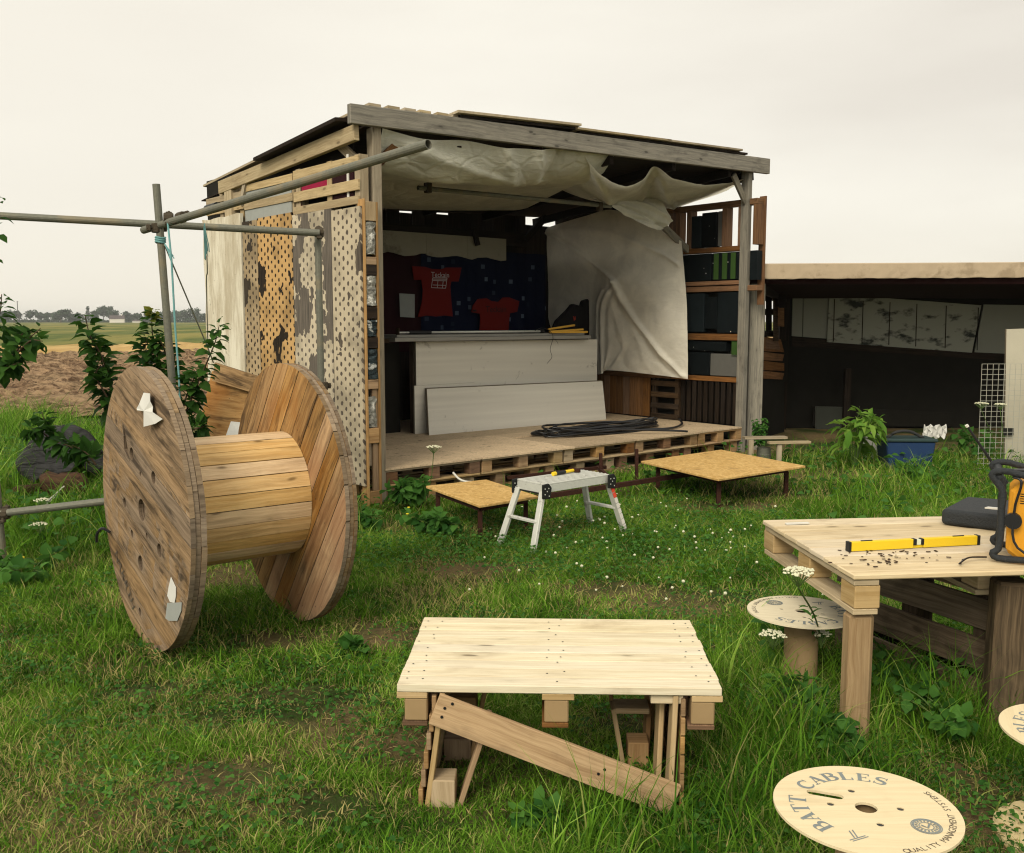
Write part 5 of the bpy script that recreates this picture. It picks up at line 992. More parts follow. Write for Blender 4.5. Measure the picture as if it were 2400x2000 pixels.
# ------------------------------------------------------------------ small cable reels used as stools
def ribbon(m, pts, ws, Mx, z):
    pts = [Vector((*p, 0)) for p in pts]; vs = []; n = len(pts)
    for i, p in enumerate(pts):
        d = (pts[min(i+1, n-1)]-pts[max(i-1, 0)]).normalized(); s = Vector((-d.y, d.x, 0))*ws[i]/2; vs += [p-s, p+s]
    vs = [Mx@Vector((v.x, v.y, z)) for v in vs]; m.add(vs, [(2*i, 2*i+2, 2*i+3, 2*i+1) for i in range(n-1)], [[(0, 0)]*4]*(n-1), .5)
def arc(cx, cy, rx, ry, a0, a1, n=10): return [(cx+rx*math.cos(R(a0+(a1-a0)*i/n)), cy+ry*math.sin(R(a0+(a1-a0)*i/n))) for i in range(n+1)]
TH, TN = .20, .055
GL = {'B': [([(.17, 0), (.17, 1)], [TH]*2), ([(.0, .97), (.4, .97)], [TN]*2), ([(.0, .03), (.42, .03)], [TN]*2), ([(.2, .53), (.42, .53)], [TN]*2), (arc(.36, .75, .26, .22, 90, -90), 'v'), (arc(.38, .28, .32, .25, 90, -90), 'v')],
      'A': [([(.12, .02), (.40, 1)], [TN*1.2]*2), ([(.38, 1), (.68, .02)], [TH]*2), ([(.2, .33), (.6, .33)], [TN]*2), ([(-.02, .025), (.28, .025)], [TN]*2), ([(.52, .025), (.84, .025)], [TN]*2)],
      'T': [([(.4, 0), (.4, 1)], [TH]*2), ([(.04, .96), (.76, .96)], [TN*1.3]*2), ([(.05, .98), (.05, .74)], [TN, TN]), ([(.75, .98), (.75, .74)], [TN, TN]), ([(.24, .025), (.56, .025)], [TN]*2)],
      'C': [(arc(.45, .5, .36, .46, 42, 318, 18), 'v2'), ([(.74, .98), (.74, .68)], [TN]*2)],
      'L': [([(.2, 0), (.2, 1)], [TH]*2), ([(.04, .975), (.36, .975)], [TN]*2), ([(.04, .03), (.66, .03)], [TN]*2), ([(.66, 0), (.66, .3)], [TN*1.4]*2)],
      'E': [([(.2, 0), (.2, 1)], [TH]*2), ([(.04, .97), (.66, .97)], [TN]*2), ([(.04, .03), (.70, .03)], [TN]*2), ([(.2, .52), (.52, .52)], [TN]*2), ([(.66, 1), (.66, .76)], [TN*1.3]*2), ([(.70, 0), (.70, .28)], [TN*1.3]*2), ([(.52, .62), (.52, .42)], [TN]*2)],
      'S': [(arc(.38, .73, .24, .22, 40, 230, 10)+arc(.34, .26, .27, .23, 60, -150, 12), 'v3'), ([(.62, .98), (.62, .70)], [TN]*2), ([(.08, .02), (.08, .30)], [TN]*2)]}
def glyph(m, ch, Mx):
    for k, (p, w) in enumerate(GL[ch]):
        n = len(p)
        if w == 'v': w = [TN+(TH-TN)*math.sin(math.pi*i/(n-1)) for i in range(n)]
        if w == 'v2': w = [TN+(TH-TN)*math.sin(math.pi*i/(n-1))**.8 for i in range(n)]
        if w == 'v3': w = [TN+(TH-TN)*math.sin(math.pi*i/(n-1))**1.5 for i in range(n)]
        ribbon(m, p, w, Mx, k*.0012)
RR, RH = .232, .35
def make_reel(lab, at, rz, full=True):
    t = thing('cable_reel', lab, 'cable reel', at, rz, 'small cable reels used as stools'); r = RR
    holes = [circle(.028*1.0, 20)]+[circle(.0095, 12, x*r, y*r) for x, y in ((-.03, .38), (-.37, .08), (.37, -.03), (.02, -.36))]
    sl = []; cx, cy, a, hl_, hr_ = -.36*r, .30*r, R(-22), .045, .014
    for k in range(9): an = R(90-k*22.5); sl.append((hl_+hr_*math.cos(an)*1., hr_*math.sin(an)))
    sl = [(hl_-.012+hr_*math.cos(R(q)), hr_*math.sin(R(q))) for q in range(90, -91, -22)]+[(-hl_+.012+hr_*math.cos(R(q)), hr_*math.sin(R(q))) for q in range(270, 89, -22)]
    sl = [(cx+x*math.cos(a)-y*math.sin(a), cy+x*math.sin(a)+y*math.cos(a)) for x, y in sl]
    m = MB(); add_holed(m, circle(r, 72), holes+[sl[::-1]], .007, Matrix.Translation((0, 0, RH-.0035)), .6); m.build('top_disc', M['ply'], t)
    m = MB(); add_holed(m, circle(r, 64), [circle(.028, 16), sl[::-1]], .014, Matrix.Translation((0, 0, .007)), .4); m.build('bottom_disc', M['ply'], t)
    for x, y in ((-.03, .38), (-.37, .08), (.37, -.03), (.02, -.36)): MB().tube([(x*r, y*r, RH-.022), (x*r, y*r, RH-.0025)], .0088, 10).build('hole_shade', M['cable'], t)  # dark plugs added just below the disc so its holes look shaded
    m = MB(); rc = .072
    m.lathe([(rc-.012, .0145), (rc, .0145), (rc, RH-.0075), (rc-.012, RH-.0075), (rc-.012, .0145)], 40); m.build('core', M['cardboard'], t, smooth=False)
    m = MB(); zl = RH+.0006; hgt = .19*r
    txt = 'BATT CABLES'; a0, a1 = 213, 57
    for i, ch in enumerate(txt):
        if ch == ' ': continue
        an = R(a0+(a1-a0)*i/(len(txt)-1)); Mx = Matrix.Rotation(an-R(90), 4, 'Z')@Matrix.Translation((-.34*.19*r*1.25, .64*r, zl))@Matrix.Diagonal((hgt*1.15, hgt, 1*hgt, 1)); glyph(m, ch, Mx)
    for k, (p, q) in enumerate((((0, 0), (.7, 1)), ((.22, 0), (.92, 1)), ((.55, .5), (1.25, -.15)), ((.75, .6), (1.4, .05)))):
        Mx = Matrix.Rotation(R(232)-R(90), 4, 'Z')@Matrix.Translation((-.05, .60*r, zl))@Matrix.Diagonal((hgt*.75, hgt, hgt, 1)); ribbon(m, [p, q], [.09, .09], Mx, k*.0012)
    m.build('lettering', M['print_blue'], t)
    m = MB(); s = 'QUALITY MANAGEMENT SYSTEMS'
    for i, ch in enumerate(s):
        if ch == ' ': continue
        an = R(-84+106*i/(len(s)-1)); Mx = Matrix.Rotation(an+R(90), 4, 'Z')@Matrix.Translation((0, -.885*r, zl)); add_text(m, ch, .105*r, Mx)
    m.build('small_lettering', M['print_dark'], t)
    m = MB(); cx, cy = .50*r, -.40*r; T = Matrix.Translation((cx, cy, zl))
    for k, (ra_, w) in enumerate(((.155*r, .012*r), (.135*r, .02*r), (.075*r, .01*r))): ribbon(m, arc(0, 0, ra_, ra_, 0, 360, 36), [w]*37, T, k*.0003)
    for k in range(18): a = k*20; ribbon(m, [(.09*r*math.cos(R(a)), .09*r*math.sin(R(a))), (.12*r*math.cos(R(a)), .12*r*math.sin(R(a)))], [.018*r]*2, T, .0009)
    ribbon(m, [(-.05*r, .02*r), (0, -.04*r), (.055*r, .05*r)], [.022*r]*3, T, .0012); m.build('round_emblem', M['print_blue'], t)
    return t
reel = make_reel('small cable reel stool nearest the camera, its pale top disc printed with BATT CABLES', G(2025, 1893, .35)*1, R(0))
reel.location = (G(2030, 1893, .35).x, G(2030, 1893, .35).y, 0)
for (p, rz, lab) in ((G(1880, 1432, .35), 165, 'cable reel stool half hidden behind the post of the high work table'), (G(2540, 1718, .35), 70, 'cable reel stool cut off by the right edge of the picture')):
    c = copy_tree(reel)
    if rz == 165:
        for o in [q for q in bpy.data.objects if q.parent == c and q.name.startswith(('top_disc', 'bottom_disc'))]: o.material_slots[0].link = 'OBJECT'; o.material_slots[0].material = M['ply_pale']
    c.location = (p.x, p.y, 0); c.rotation_euler = (0, 0, R(rz)); c['label'] = lab

# ------------------------------------------------------------------ lean-to shed on the right
ln = thing('lean_to', 'long low open lean-to shed with a tan cloth-covered eave and dark boarded back', 'shed', (4.5, 12.9, 0))
def lb(name, mat, *a, **k): return MB().box(*a).build(name, M[mat] if isinstance(mat, str) else mat, ln, world=True, **k)
fx0, fx1 = 2.93, 9.6
# eave: board wrapped in tan cloth, slightly sagging
rows = []
for j, (dy, dz) in enumerate(((.03, .02), (-.036, .012), (-.04, .02), (-.042, .10), (-.040, .190), (-.034, .197), (.05, .205), (.6, .18))):
    rows.append([Vector((x, 11.88-.03*math.sin(x*.7)+dy+random.uniform(-.003, .003)*(j < 4), 2.10+.02*(x-3)/3+dz+(.003*math.sin(x*9)+.003*math.sin(x*23+1))*(j < 3))) for x in np.linspace(fx0, fx1, 90)])
MB().grid(rows).build('eave_cloth', M['tan'], ln, world=True)
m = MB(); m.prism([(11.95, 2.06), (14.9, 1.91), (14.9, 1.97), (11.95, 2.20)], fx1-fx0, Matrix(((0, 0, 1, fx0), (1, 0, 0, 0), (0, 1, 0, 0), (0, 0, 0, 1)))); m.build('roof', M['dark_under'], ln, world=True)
MB().box(2.965, 3.15, 11.95, 12.07, -.05, 2.08).build('post', M['grey_wood'], ln, world=True, bevel=.006)
BY = 14.4; xl = 4.0
MB().bar((3.15, 12.1, 2.0), (4.05, 14.3, 1.93), .07, .10).build('side_beam', M['dark_wood'], ln, world=True)
MB().bar((4.05, 14.3, -.05), (4.05, 14.3, 2.0), .14, .12, upv=(0, 1, 0)).build('post', M['dark_wood'], ln, world=True)
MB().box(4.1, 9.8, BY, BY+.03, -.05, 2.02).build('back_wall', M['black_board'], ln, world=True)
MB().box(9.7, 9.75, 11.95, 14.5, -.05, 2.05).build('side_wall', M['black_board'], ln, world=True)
# left return: pallet pieces, orange boards, dark board below
def sp(px, py, Y): return P(px, py, Y)
m = MB(); m.bar(sp(1789, 905, 13.0), sp(1837, 905, 13.9), .02, .02); 
def lq(name, mat, pts, t=.02): return quadslab(pts, t, Vector((.2, 1, 0))).build(name, [M[mat], M[mat]], ln, world=True)
for k, (y0, y1) in enumerate(((790, 824), (825, 845), (846, 868), (869, 888))): lq('orange_board', 'orange_wood', [sp(1786, y1-.6, 12.9), sp(1838+(-4 if k % 2 else 0), y1+2, 13.7), sp(1838-(8 if k == 0 else 0), y0+6, 13.7), sp(1786, y0, 12.9)])
lq('gap_board', 'black_board', [sp(1778, 895, 13.2), sp(1846, 895, 13.95), sp(1846, 800, 13.95), sp(1778, 786, 13.2)]); lq('orange_board', 'brown_plank', [sp(1823, 765, 13.4), sp(1838, 766, 13.5), sp(1838, 722, 13.5), sp(1823, 720, 13.4)])  # black board added behind the orange ones to close bright gaps
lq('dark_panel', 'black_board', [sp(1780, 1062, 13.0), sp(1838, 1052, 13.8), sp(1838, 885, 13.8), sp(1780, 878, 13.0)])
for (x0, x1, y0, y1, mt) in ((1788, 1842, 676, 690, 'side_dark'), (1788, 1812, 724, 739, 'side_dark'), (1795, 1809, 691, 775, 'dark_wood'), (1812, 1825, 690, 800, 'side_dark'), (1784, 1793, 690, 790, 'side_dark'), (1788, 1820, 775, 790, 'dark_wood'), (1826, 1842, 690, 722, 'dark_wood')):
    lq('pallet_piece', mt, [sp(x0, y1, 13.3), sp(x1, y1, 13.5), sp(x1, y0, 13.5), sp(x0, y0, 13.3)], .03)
# panels on the back wall
def bq(name, mat, pts, dy=.0, t=.02): return quadslab([P(x, y, BY-.03-dy) for x, y in pts], t).build(name, [M[mat], M[mat]], ln, world=True)
bq('pale_panel', 'pale_panel', [(1856, 788), (1880, 790), (1882, 696), (1858, 694)]); bq('pale_panel', 'pale_panel', [(1882, 790), (1938, 794), (1944, 700), (1884, 696)])
bq('sprayed_panel', 'spray', [(1938, 802), (2278, 827), (2300, 716), (1944, 689)], .03); bq('sprayed_panel', 'pale_panel', [(2284, 826), (2420, 832), (2420, 716), (2306, 714)], .03)
m = MB()
for x in (1953, 2020, 2083, 2146, 2215, 2290): m.add([P(x-.8, 800+(x-1938)*.06, BY-.066), P(x+1, 800+(x-1938)*.06, BY-.066), P(x+4, 700+(x-1938)*.06, BY-.066), P(x+2.2, 700+(x-1938)*.06, BY-.066)], [(0, 1, 2, 3)], [[(0, 0)]*4])
m.build('panel_joints', M['dark_wood'], ln, world=True, solid=.006)
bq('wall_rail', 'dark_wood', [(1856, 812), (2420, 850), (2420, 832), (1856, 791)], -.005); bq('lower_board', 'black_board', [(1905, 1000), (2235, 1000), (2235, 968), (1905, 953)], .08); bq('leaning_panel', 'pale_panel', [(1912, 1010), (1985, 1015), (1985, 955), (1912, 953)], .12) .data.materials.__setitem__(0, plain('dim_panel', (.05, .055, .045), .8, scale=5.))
MB().bar((5.0, 14.2, -.05), (5.0, 14.2, .9), .09, .08, upv=(0, 1, 0)).build('stud', M['dark_wood'], ln, world=True)
# boxes and junk under the lean-to
o = G(2130, 1100); t = thing('storage_box', 'blue plastic storage box with a dark rim standing under the lean-to', 'box', (o.x, o.y+.12, 0), -.05)
m = MB(); m.prism([(-.22, 0), (.22, 0), (.265, .30), (-.265, .30)], .34, Matrix(((1, 0, 0, 0), (0, 0, 1, -.17), (0, 1, 0, 0), (0, 0, 0, 1)))); m.build('tub', M['blue'], t, bevel=.012)
m = MB(); m.box(-.285, .285, -.185, .185, .301, .335); m.build('rim', M['teal'], t, bevel=.01); MB().tube(smooth_path([(-.22, -.05, .33), (-.12, -.06, .40), (.02, -.06, .405), (.18, -.03, .33)], 16), .016, 8).build('hose_piece', M['tarp'], t, smooth=True)
o = G(2062, 1085); t = thing('white_bucket', 'pale upright bucket between the leafy plant and the blue box', 'bucket', (o.x, o.y+.25, 0)); MB().lathe([(.0, 0), (.10, 0), (.13, .30), (.12, .30), (.09, .02)], 24).build('pail', plain('dull_white_plastic', (.36, .36, .33), .5), t, smooth=False)
o = G(2215, 1090); m = MB(); rows = [[Vector((o.x-.13+.26*j/9, o.y+.3+.02*math.sin(j*3+i), .27+.14*i/5+.02*math.sin(j*2.1+i*1.7))) for j in range(10)] for i in range(6)]
tag(m.grid(rows).build('crumpled_bag', M['paper'], origin=(o.x, o.y+.3, .2), solid=.01), 'crumpled white plastic bag behind the blue box', 'bag')
o = G(1830, 1098); t = thing('small_trestle', 'small grey wooden trestle beside the tall grey post', 'trestle', (o.x-.1, o.y+.1, 0), .1)
MB().box(-.30, .18, -.05, .05, .315, .34).build('top_board', M['buff_wood'], t); MB().box(-.05, .42, -.12, -.05, .27, .295).build('top_board', M['buff_wood'], t)
for x in (-.27, .05): MB().box(x, x+.05, -.10, -.06, 0, .31 if x < 0 else .268).build('leg', M['buff_wood'], t)
o = G(1805, 1100); tag(MB().lathe([(0, 0), (.075, 0), (.075, .08), (.079, .085), (.075, .09), (.079, .13), (.075, .135), (.075, .2), (.07, .2), (.07, .02)], 24).build('tin_can', M['galv'], loc=(o.x, o.y+.28, .0)), 'ribbed metal tin under the small grey trestle', 'tin')
# wire mesh and white board at the right edge
o = P(2370, 1100, 10.2); ms = thing('wire_mesh', 'rusty-pale square wire mesh panel at the right edge before the lean-to', 'mesh panel', (o.x, 10.0, 0)); m = MB()
x0 = P(2297, 1000, 10.).x; x1 = x0+.95; top = P(2300, 853, 10.).z
for i in range(17): x = x0+(x1-x0)*i/16; m.tube([(x, 10.0, -.02), (x-.015, 10.0, top)], .0028, 4)
for i in range(22): z = top-.002-i*.0555*1.0; z > 0 and m.tube([(x0-.01, 10.005, z), (x1, 10.005, z+.002)], .0028, 4)
m.build('wires', plain('dull_wire', (.42, .42, .36), .6), ms, world=True)
wb = quadslab([P(2354, 1112, 10.35), P(2470, 1116, 10.3), P(2470, 768, 10.35), P(2359, 772, 10.4)], .03); o = wb.build('leaning_board', [plain('dirty_white_panel', (.50, .47, .37), .7, scale=2.5, spots=((.30, .27, .18), .5, .5)), M['insul_edge']], origin=P(2354, 1112, 10.35)); tag(o, 'tall dirty white panel standing behind the wire mesh at the right edge', 'panel')
o = P(2362, 1010, 10.32); tag(MB().box(-.05, .06, -.01, .0, -.05, .03).build('dark_label', M['tape'], loc=o), 'small dark patch fixed on the tall dirty white panel', 'label')

# ------------------------------------------------------------------ plants
def shoot(m, P_, D_, N_, S_, path, r, nleaf, size, leafdown=.35, skip=.1):
    path = smooth_path(path, 20); m.tube(path, [r*(1-.7*i/20) for i in range(21)], 6)
    for k in range(nleaf):
        f = skip+(1-skip)*(k+random.random())/nleaf; i = min(19, int(f*20)); p = path[i].lerp(path[i+1], f*20-i); t = (path[i+1]-path[i]).normalized(); a = k*2.4+random.uniform(-.5, .5)
        o = t.orthogonal().normalized(); b = t.cross(o); d = (o*math.cos(a)+b*math.sin(a)); d = (d+t*random.uniform(.1, .7)+Vector((0, 0, -leafdown*random.random()))).normalized()
        P_.append(p+d*size*.18); D_.append(d); N_.append((Vector((0, 0, 1))+Vector((random.gauss(0, .35), random.gauss(0, .35), 0))).normalized()); S_.append(size*random.uniform(.65, 1.15)*(1.05-.45*f**4))
def shrub(name, lab, cat, base, paths, nleaf, size, mat='leaf', wr=.75, r=.008, stem='stem', group=None, top=None):
    t = thing(name, lab, cat, base, group=group); m = MB(); P_, D_, N_, S_ = [], [], [], []
    for p in paths: shoot(m, P_, D_, N_, S_, p, r, nleaf, size)
    m.build('stem', M[stem], t, world=True, smooth=True); leaves('leaves', P_, D_, N_, S_, M[mat], t, wr, .35)
    if top is not None:
        P_, D_, N_, S_ = [], [], [], []; mm = MB(); shoot(mm, P_, D_, N_, S_, top, .004, 18, size*.6, 0., 0.); leaves('young_leaves', P_, D_, N_, S_, M['leaf_yellow'], t, wr, .3)
    return t
q = lambda px, py, Y: P(px, py, Y)
shrub('sapling', 'leafy sapling shoot left of the near drum flange', 'sapling', G(270, 1130), [[q(292, 1010, 5.9), q(272, 940, 5.9), q(240, 840, 5.85), q(212, 790, 5.85), q(199, 738, 5.85)], [q(285, 1000, 5.9), q(250, 930, 5.8), q(225, 880, 5.8), q(240, 850, 5.8)], [q(288, 1000, 5.9), q(262, 920, 5.95), q(232, 830, 5.95), q(215, 800, 5.9)]], 60, .105)
shrub('sapling', 'leafy sapling with yellow young leaves beside the leaning scaffold upright', 'sapling', G(370, 1110), [[q(392, 990, 6.5), q(378, 900, 6.5), q(362, 820, 6.5), q(356, 765, 6.5), q(357, 735, 6.5)], [q(390, 960, 6.5), q(400, 880, 6.45), q(385, 820, 6.4), q(372, 790, 6.4)], [q(385, 950, 6.5), q(352, 880, 6.5), q(340, 830, 6.45), q(345, 790, 6.45)]], 60, .11, top=[q(352, 752, 6.48), q(357, 740, 6.48), q(362, 728, 6.48)])
shrub('sapling', 'slanting leafy sapling shoot between the rope and the white wall board', 'sapling', G(440, 1100), [[q(420, 1010, 6.2), q(450, 930, 6.2), q(485, 850, 6.15), q(505, 800, 6.15), q(514, 762, 6.1)], [q(418, 1000, 6.2), q(440, 920, 6.2), q(470, 860, 6.2)], [q(430, 1010, 6.2), q(460, 1005, 6.1), q(478, 1000, 6.1)]], 54, .10)
shrub('tree_branch', 'leafy tree branch reaching in from the left edge of the picture', 'branch', G(-40, 1000), [[q(-30, 900, 5.2), q(10, 860, 5.2), q(50, 810, 5.2), q(95, 770, 5.2)], [q(0, 870, 5.2), q(30, 840, 5.15), q(70, 800, 5.1), q(100, 800, 5.1)], [q(0, 880, 5.2), q(20, 862, 5.1), q(45, 850, 5.1)], [q(-40, 860, 5.2), q(-15, 770, 5.2), q(0, 730, 5.2), q(4, 690, 5.2)], [q(5, 865, 5.2), q(40, 800, 5.2), q(60, 775, 5.2)]], 30, .085)
shrub('tree_twig', 'few single leaves of a twig high at the left edge', 'branch', q(-25, 600, 5.2), [[q(-25, 640, 5.2), q(-15, 560, 5.2), q(-8, 500, 5.2), q(-6, 450, 5.2)]], 9, .08)
shrub('low_bush', 'low dark leafy bush in front of the ploughed field', 'bush', G(110, 1075), [[q(190, 1080, 7.2), q(150, 1035, 7.2), q(110, 1000, 7.2), q(98, 965, 7.2)], [q(210, 1085, 7.2), q(170, 1050, 7.1), q(130, 1035, 7.1)], [q(150, 1060, 7.2), q(95, 1010, 7.2), q(72, 1005, 7.1)], [q(225, 1090, 7.0), q(200, 1060, 7.0), q(160, 1040, 7.0)]], 30, .12)
# leafy clumps
def clump(name, lab, cat, c, rad, h, n, size, mat='weed', wr=.85, stem=8, group=None):
    c = Vector(c); paths = []
    for k in range(stem): a = random.random()*6.283; e = c+Vector((math.cos(a)*rad*random.uniform(.4, 1), math.sin(a)*rad*random.uniform(.4, 1), h*random.uniform(.6, 1.05))); paths.append([c+Vector((0, 0, -.02)), c.lerp(e, .5)+Vector((0, 0, h*.18)), e])
    t = thing(name, lab, cat, c, group=group); m = MB(); P_, D_, N_, S_ = [], [], [], []
    for p in paths: shoot(m, P_, D_, N_, S_, p, .005, n, size, .6, .3)
    m.build('stem', M['gstem'], t, world=True, smooth=True); leaves('leaves', P_, D_, N_, S_, M[mat], t, wr, .4); return t
clump('horse_chestnut', 'bright green young chestnut plant with long pointed leaves before the lean-to', 'plant', G(2000, 1102), .32, .72, 12, .21, 'leaf_bright', .42, 9)
clump('leafy_weed', 'lobed leafy weed growing against the left end of the stage', 'weed', G(965, 1190)+Vector((0, -.1, 0)), .24, .30, 15, .105, 'weed', 1., 8, 'weeds round the stage')
clump('leafy_weed', 'leafy weed sprawling under the small plywood platform', 'weed', G(1020, 1250), .28, .16, 16, .085, 'weed', 1., 8, 'weeds round the stage')
clump('leafy_weed', 'weed creeping up the foot of the grey post at the right end of the stage', 'weed', G(1772, 1075)+Vector((0, -.15, 0)), .12, .50, 24, .055, 'weed', 1., 8, 'weeds round the stage')
for i, (px, py, r_, h, s, lab) in enumerate(((2110, 1620, .30, .18, .055, 'round-leaved weed under the high work table'), (2240, 1740, .26, .20, .055, 'leafy weed between the two square table posts and the right reel'), (1840, 1560, .2, .18, .08, 'leafy weed below the half hidden reel stool'), (1960, 1780, .12, .12, .07, 'small weed before the post of the work table'), (1255, 1925, .09, .05, .05, 'pale ivy-like weed in front of the low table'), (820, 1540, .10, .05, .07, 'flat pale weed in the lawn right of the drum'), (60, 1360, .4, .16, .09, 'broad patch of weeds at the left edge below the low rail'), (850, 1240, .2, .15, .08, 'weed beside the drum under the shed corner'), (2290, 1080, .35, .35, .10, 'weeds growing through the foot of the wire mesh'), (2150, 1130, .3, .2, .09, 'weeds in front of the blue box'), (1560, 1130, .25, .1, .07, 'weeds in front of the rusty rail'), (1850, 1700, .18, .16, .09, 'long-leaved dock beside the work table post'))):
    clump('leafy_weed', lab, 'weed', G(px, py), r_, h, 12, s, 'weed', .95 if 'dock' not in lab else .35, 8, 'weeds in the grass')
# cow parsley
def umbel(lab, base, head, n=26, r_=.05, name='cow_parsley'):
    base, head = Vector(base), Vector(head); t = thing(name, lab, 'flower', base, group='white umbel flowers'); m = MB(); mid = base.lerp(head, .55)+Vector((.015, 0, 0)); m.tube(smooth_path([base, mid, head+Vector((0, 0, -.05))], 12), .0035, 5); fl_ = MB()
    for k in range(n):
        a = k*2.4; rr_ = r_*math.sqrt((k+.5)/n); e = head+Vector((rr_*math.cos(a), rr_*math.sin(a), .012*math.cos(rr_/r_*1.5))); m.tube([head+Vector((0, 0, -.05)), e], .0012, 3)
        for z in range(4): s = .0048; o = e+Vector((random.uniform(-.008, .008), random.uniform(-.008, .008), random.uniform(0, .006))); fl_.lathe([(.0005, 0), (s, .002), (s*.7, .006), (.0005, .007)], 6, M=Matrix.Translation(o))
    m.build('stem', M['gstem'], t, world=True); fl_.build('flower_head', M['petal'], t, world=True)
    P_, D_, N_, S_ = [], [], [], []
    for k in range(9): P_.append(base.lerp(head, .2+.5*random.random())); D_.append(Vector((random.uniform(-1, 1), random.uniform(-1, 1), .3)).normalized()); N_.append(Vector((0, 0, 1))); S_.append(.05*random.uniform(.7, 1.2))
    leaves('leaves', P_, D_, N_, S_, M['weed'], t, .4); return t
umbel('cow parsley with a cream flower head in front of the work table edge', G(1935, 1560), P(1872, 1345, 3.3), 30, .055)
umbel('cow parsley flowering in front of the left end of the stage', G(1000, 1185)+Vector((0, -.1, 0)), P(1016, 1050, 7.9), 22, .06)
umbel('cow parsley leaning before the white panel at the right edge', G(2345, 1110), P(2300, 948, 9.6), 22, .07); umbel('second cow parsley head close to the wire mesh', G(2350, 1120), P(2345, 950, 9.7), 20, .06)
umbel('low cow parsley under the half hidden reel stool', G(1820, 1500), P(1812, 1492, 3.85), 20, .055); umbel('low cow parsley beside the post of the work table', G(1915, 1510), P(1925, 1490, 3.9), 14, .035); umbel('cow parsley in the grass before the rotten log', G(100, 1195), P(98, 1175, 6.4), 16, .05); umbel('small cow parsley in the grass left of the drum', G(92, 1240), P(92, 1232, 6.0), 14, .05)

# ------------------------------------------------------------------ grass
def seg_dist(x, y, pts): return np.min([np.hypot(x-a, y-b) for a, b in pts], axis=0)
bare = [(G(a, b), r_, s) for a, b, r_, s in ((697, 1657, .30, 1.5), (640, 1510, .16, 1.5), (903, 1748, .20, 1.6), (937, 1497, .20, 1.6), (1588, 1405, .32, 1.8), (330, 1620, .14, 1.6), (520, 1830, .12, 1.8), (780, 1900, .14, 1.6), (1130, 1330, .18, 2.), (1690, 1190, .3, 2.), (1420, 1385, .25, 1.5), (1500, 1700, .16, 1.5), (860, 1480, .16, 1.4), (2340, 1930, .16, 1.2), (540, 1350, .35, 1.), (1930, 1115, .45, 2.), (2230, 1820, .12, 1.))]
def cover(x, y):
    b = np.zeros_like(x)
    for c, r_, s in bare: b = np.maximum(b, np.clip(1.35-np.hypot((x-c.x)/s, (y-c.y))/r_, 0, 1))
    return np.clip(b+(fbm(x, y, 9., 6, 3)-.5)*1.2*(b > .02), 0, 1)
def inside(x, y):
    dx, dy = x-F0.x, y-F0.y; u = dx*SU.x+dy*SU.y; v = dx*SV.x+dy*SV.y; s = (u > -.24) & (u < 5.5) & (v > -.02); hp_ = G(140, 1150)
    l = (y > 11.35) & (x > 2.9+(y-12)*.4); f = (y > 15.6-.03*x); return s | l | f
def tall(x, y):                                # 0 lawn .. 1 long grass
    c = [G(1750, 1620), G(2000, 1600), G(2200, 1700), G(1800, 1750), G(2000, 1850), G(1700, 1900), G(1950, 1450), G(1500, 1960)]
    t = np.clip(1.25-seg_dist(x, y, [(a.x, a.y) for a in c])/.42, 0, 1)
    t = np.maximum(t, np.clip(1.2-np.hypot((x-.85)/.25, (y-3.0)/.4), 0, 1)*.7)
    t = np.maximum(t, np.clip((y-6.6)/1.4, 0, 1)*np.clip((-2.35-x)/.6, 0, 1)); t = np.maximum(t, np.clip((-1.0-x)/.5, 0, 1)*np.clip((y-5.6)/.8, 0, 1)*.6)
    d = loc_v(x, y); t = np.maximum(t, np.clip(1-np.abs(d+.5)/.35, 0, 1)*.3); t = np.maximum(t, np.clip((x-2.2)/.8, 0, 1)*np.clip((y-5.5)/2.5, 0, 1)*.38)
    t = np.maximum(t, np.clip(1.2-np.hypot((x+1.4)/.9, (y-4.9)/.35), 0, 1)*.4)
    hq = G(140, 1165); t = t*np.clip((np.hypot((x-hq.x)/.55, (y-hq.y+.1)/.6)-.8)*4, .12, 1)
    return t*np.clip(.35+fbm(x, y, 2.2, 9, 3)*1.3, 0, 1)
def loc_v(x, y): return (x-F0.x)*SV.x+(y-F0.y)*SV.y
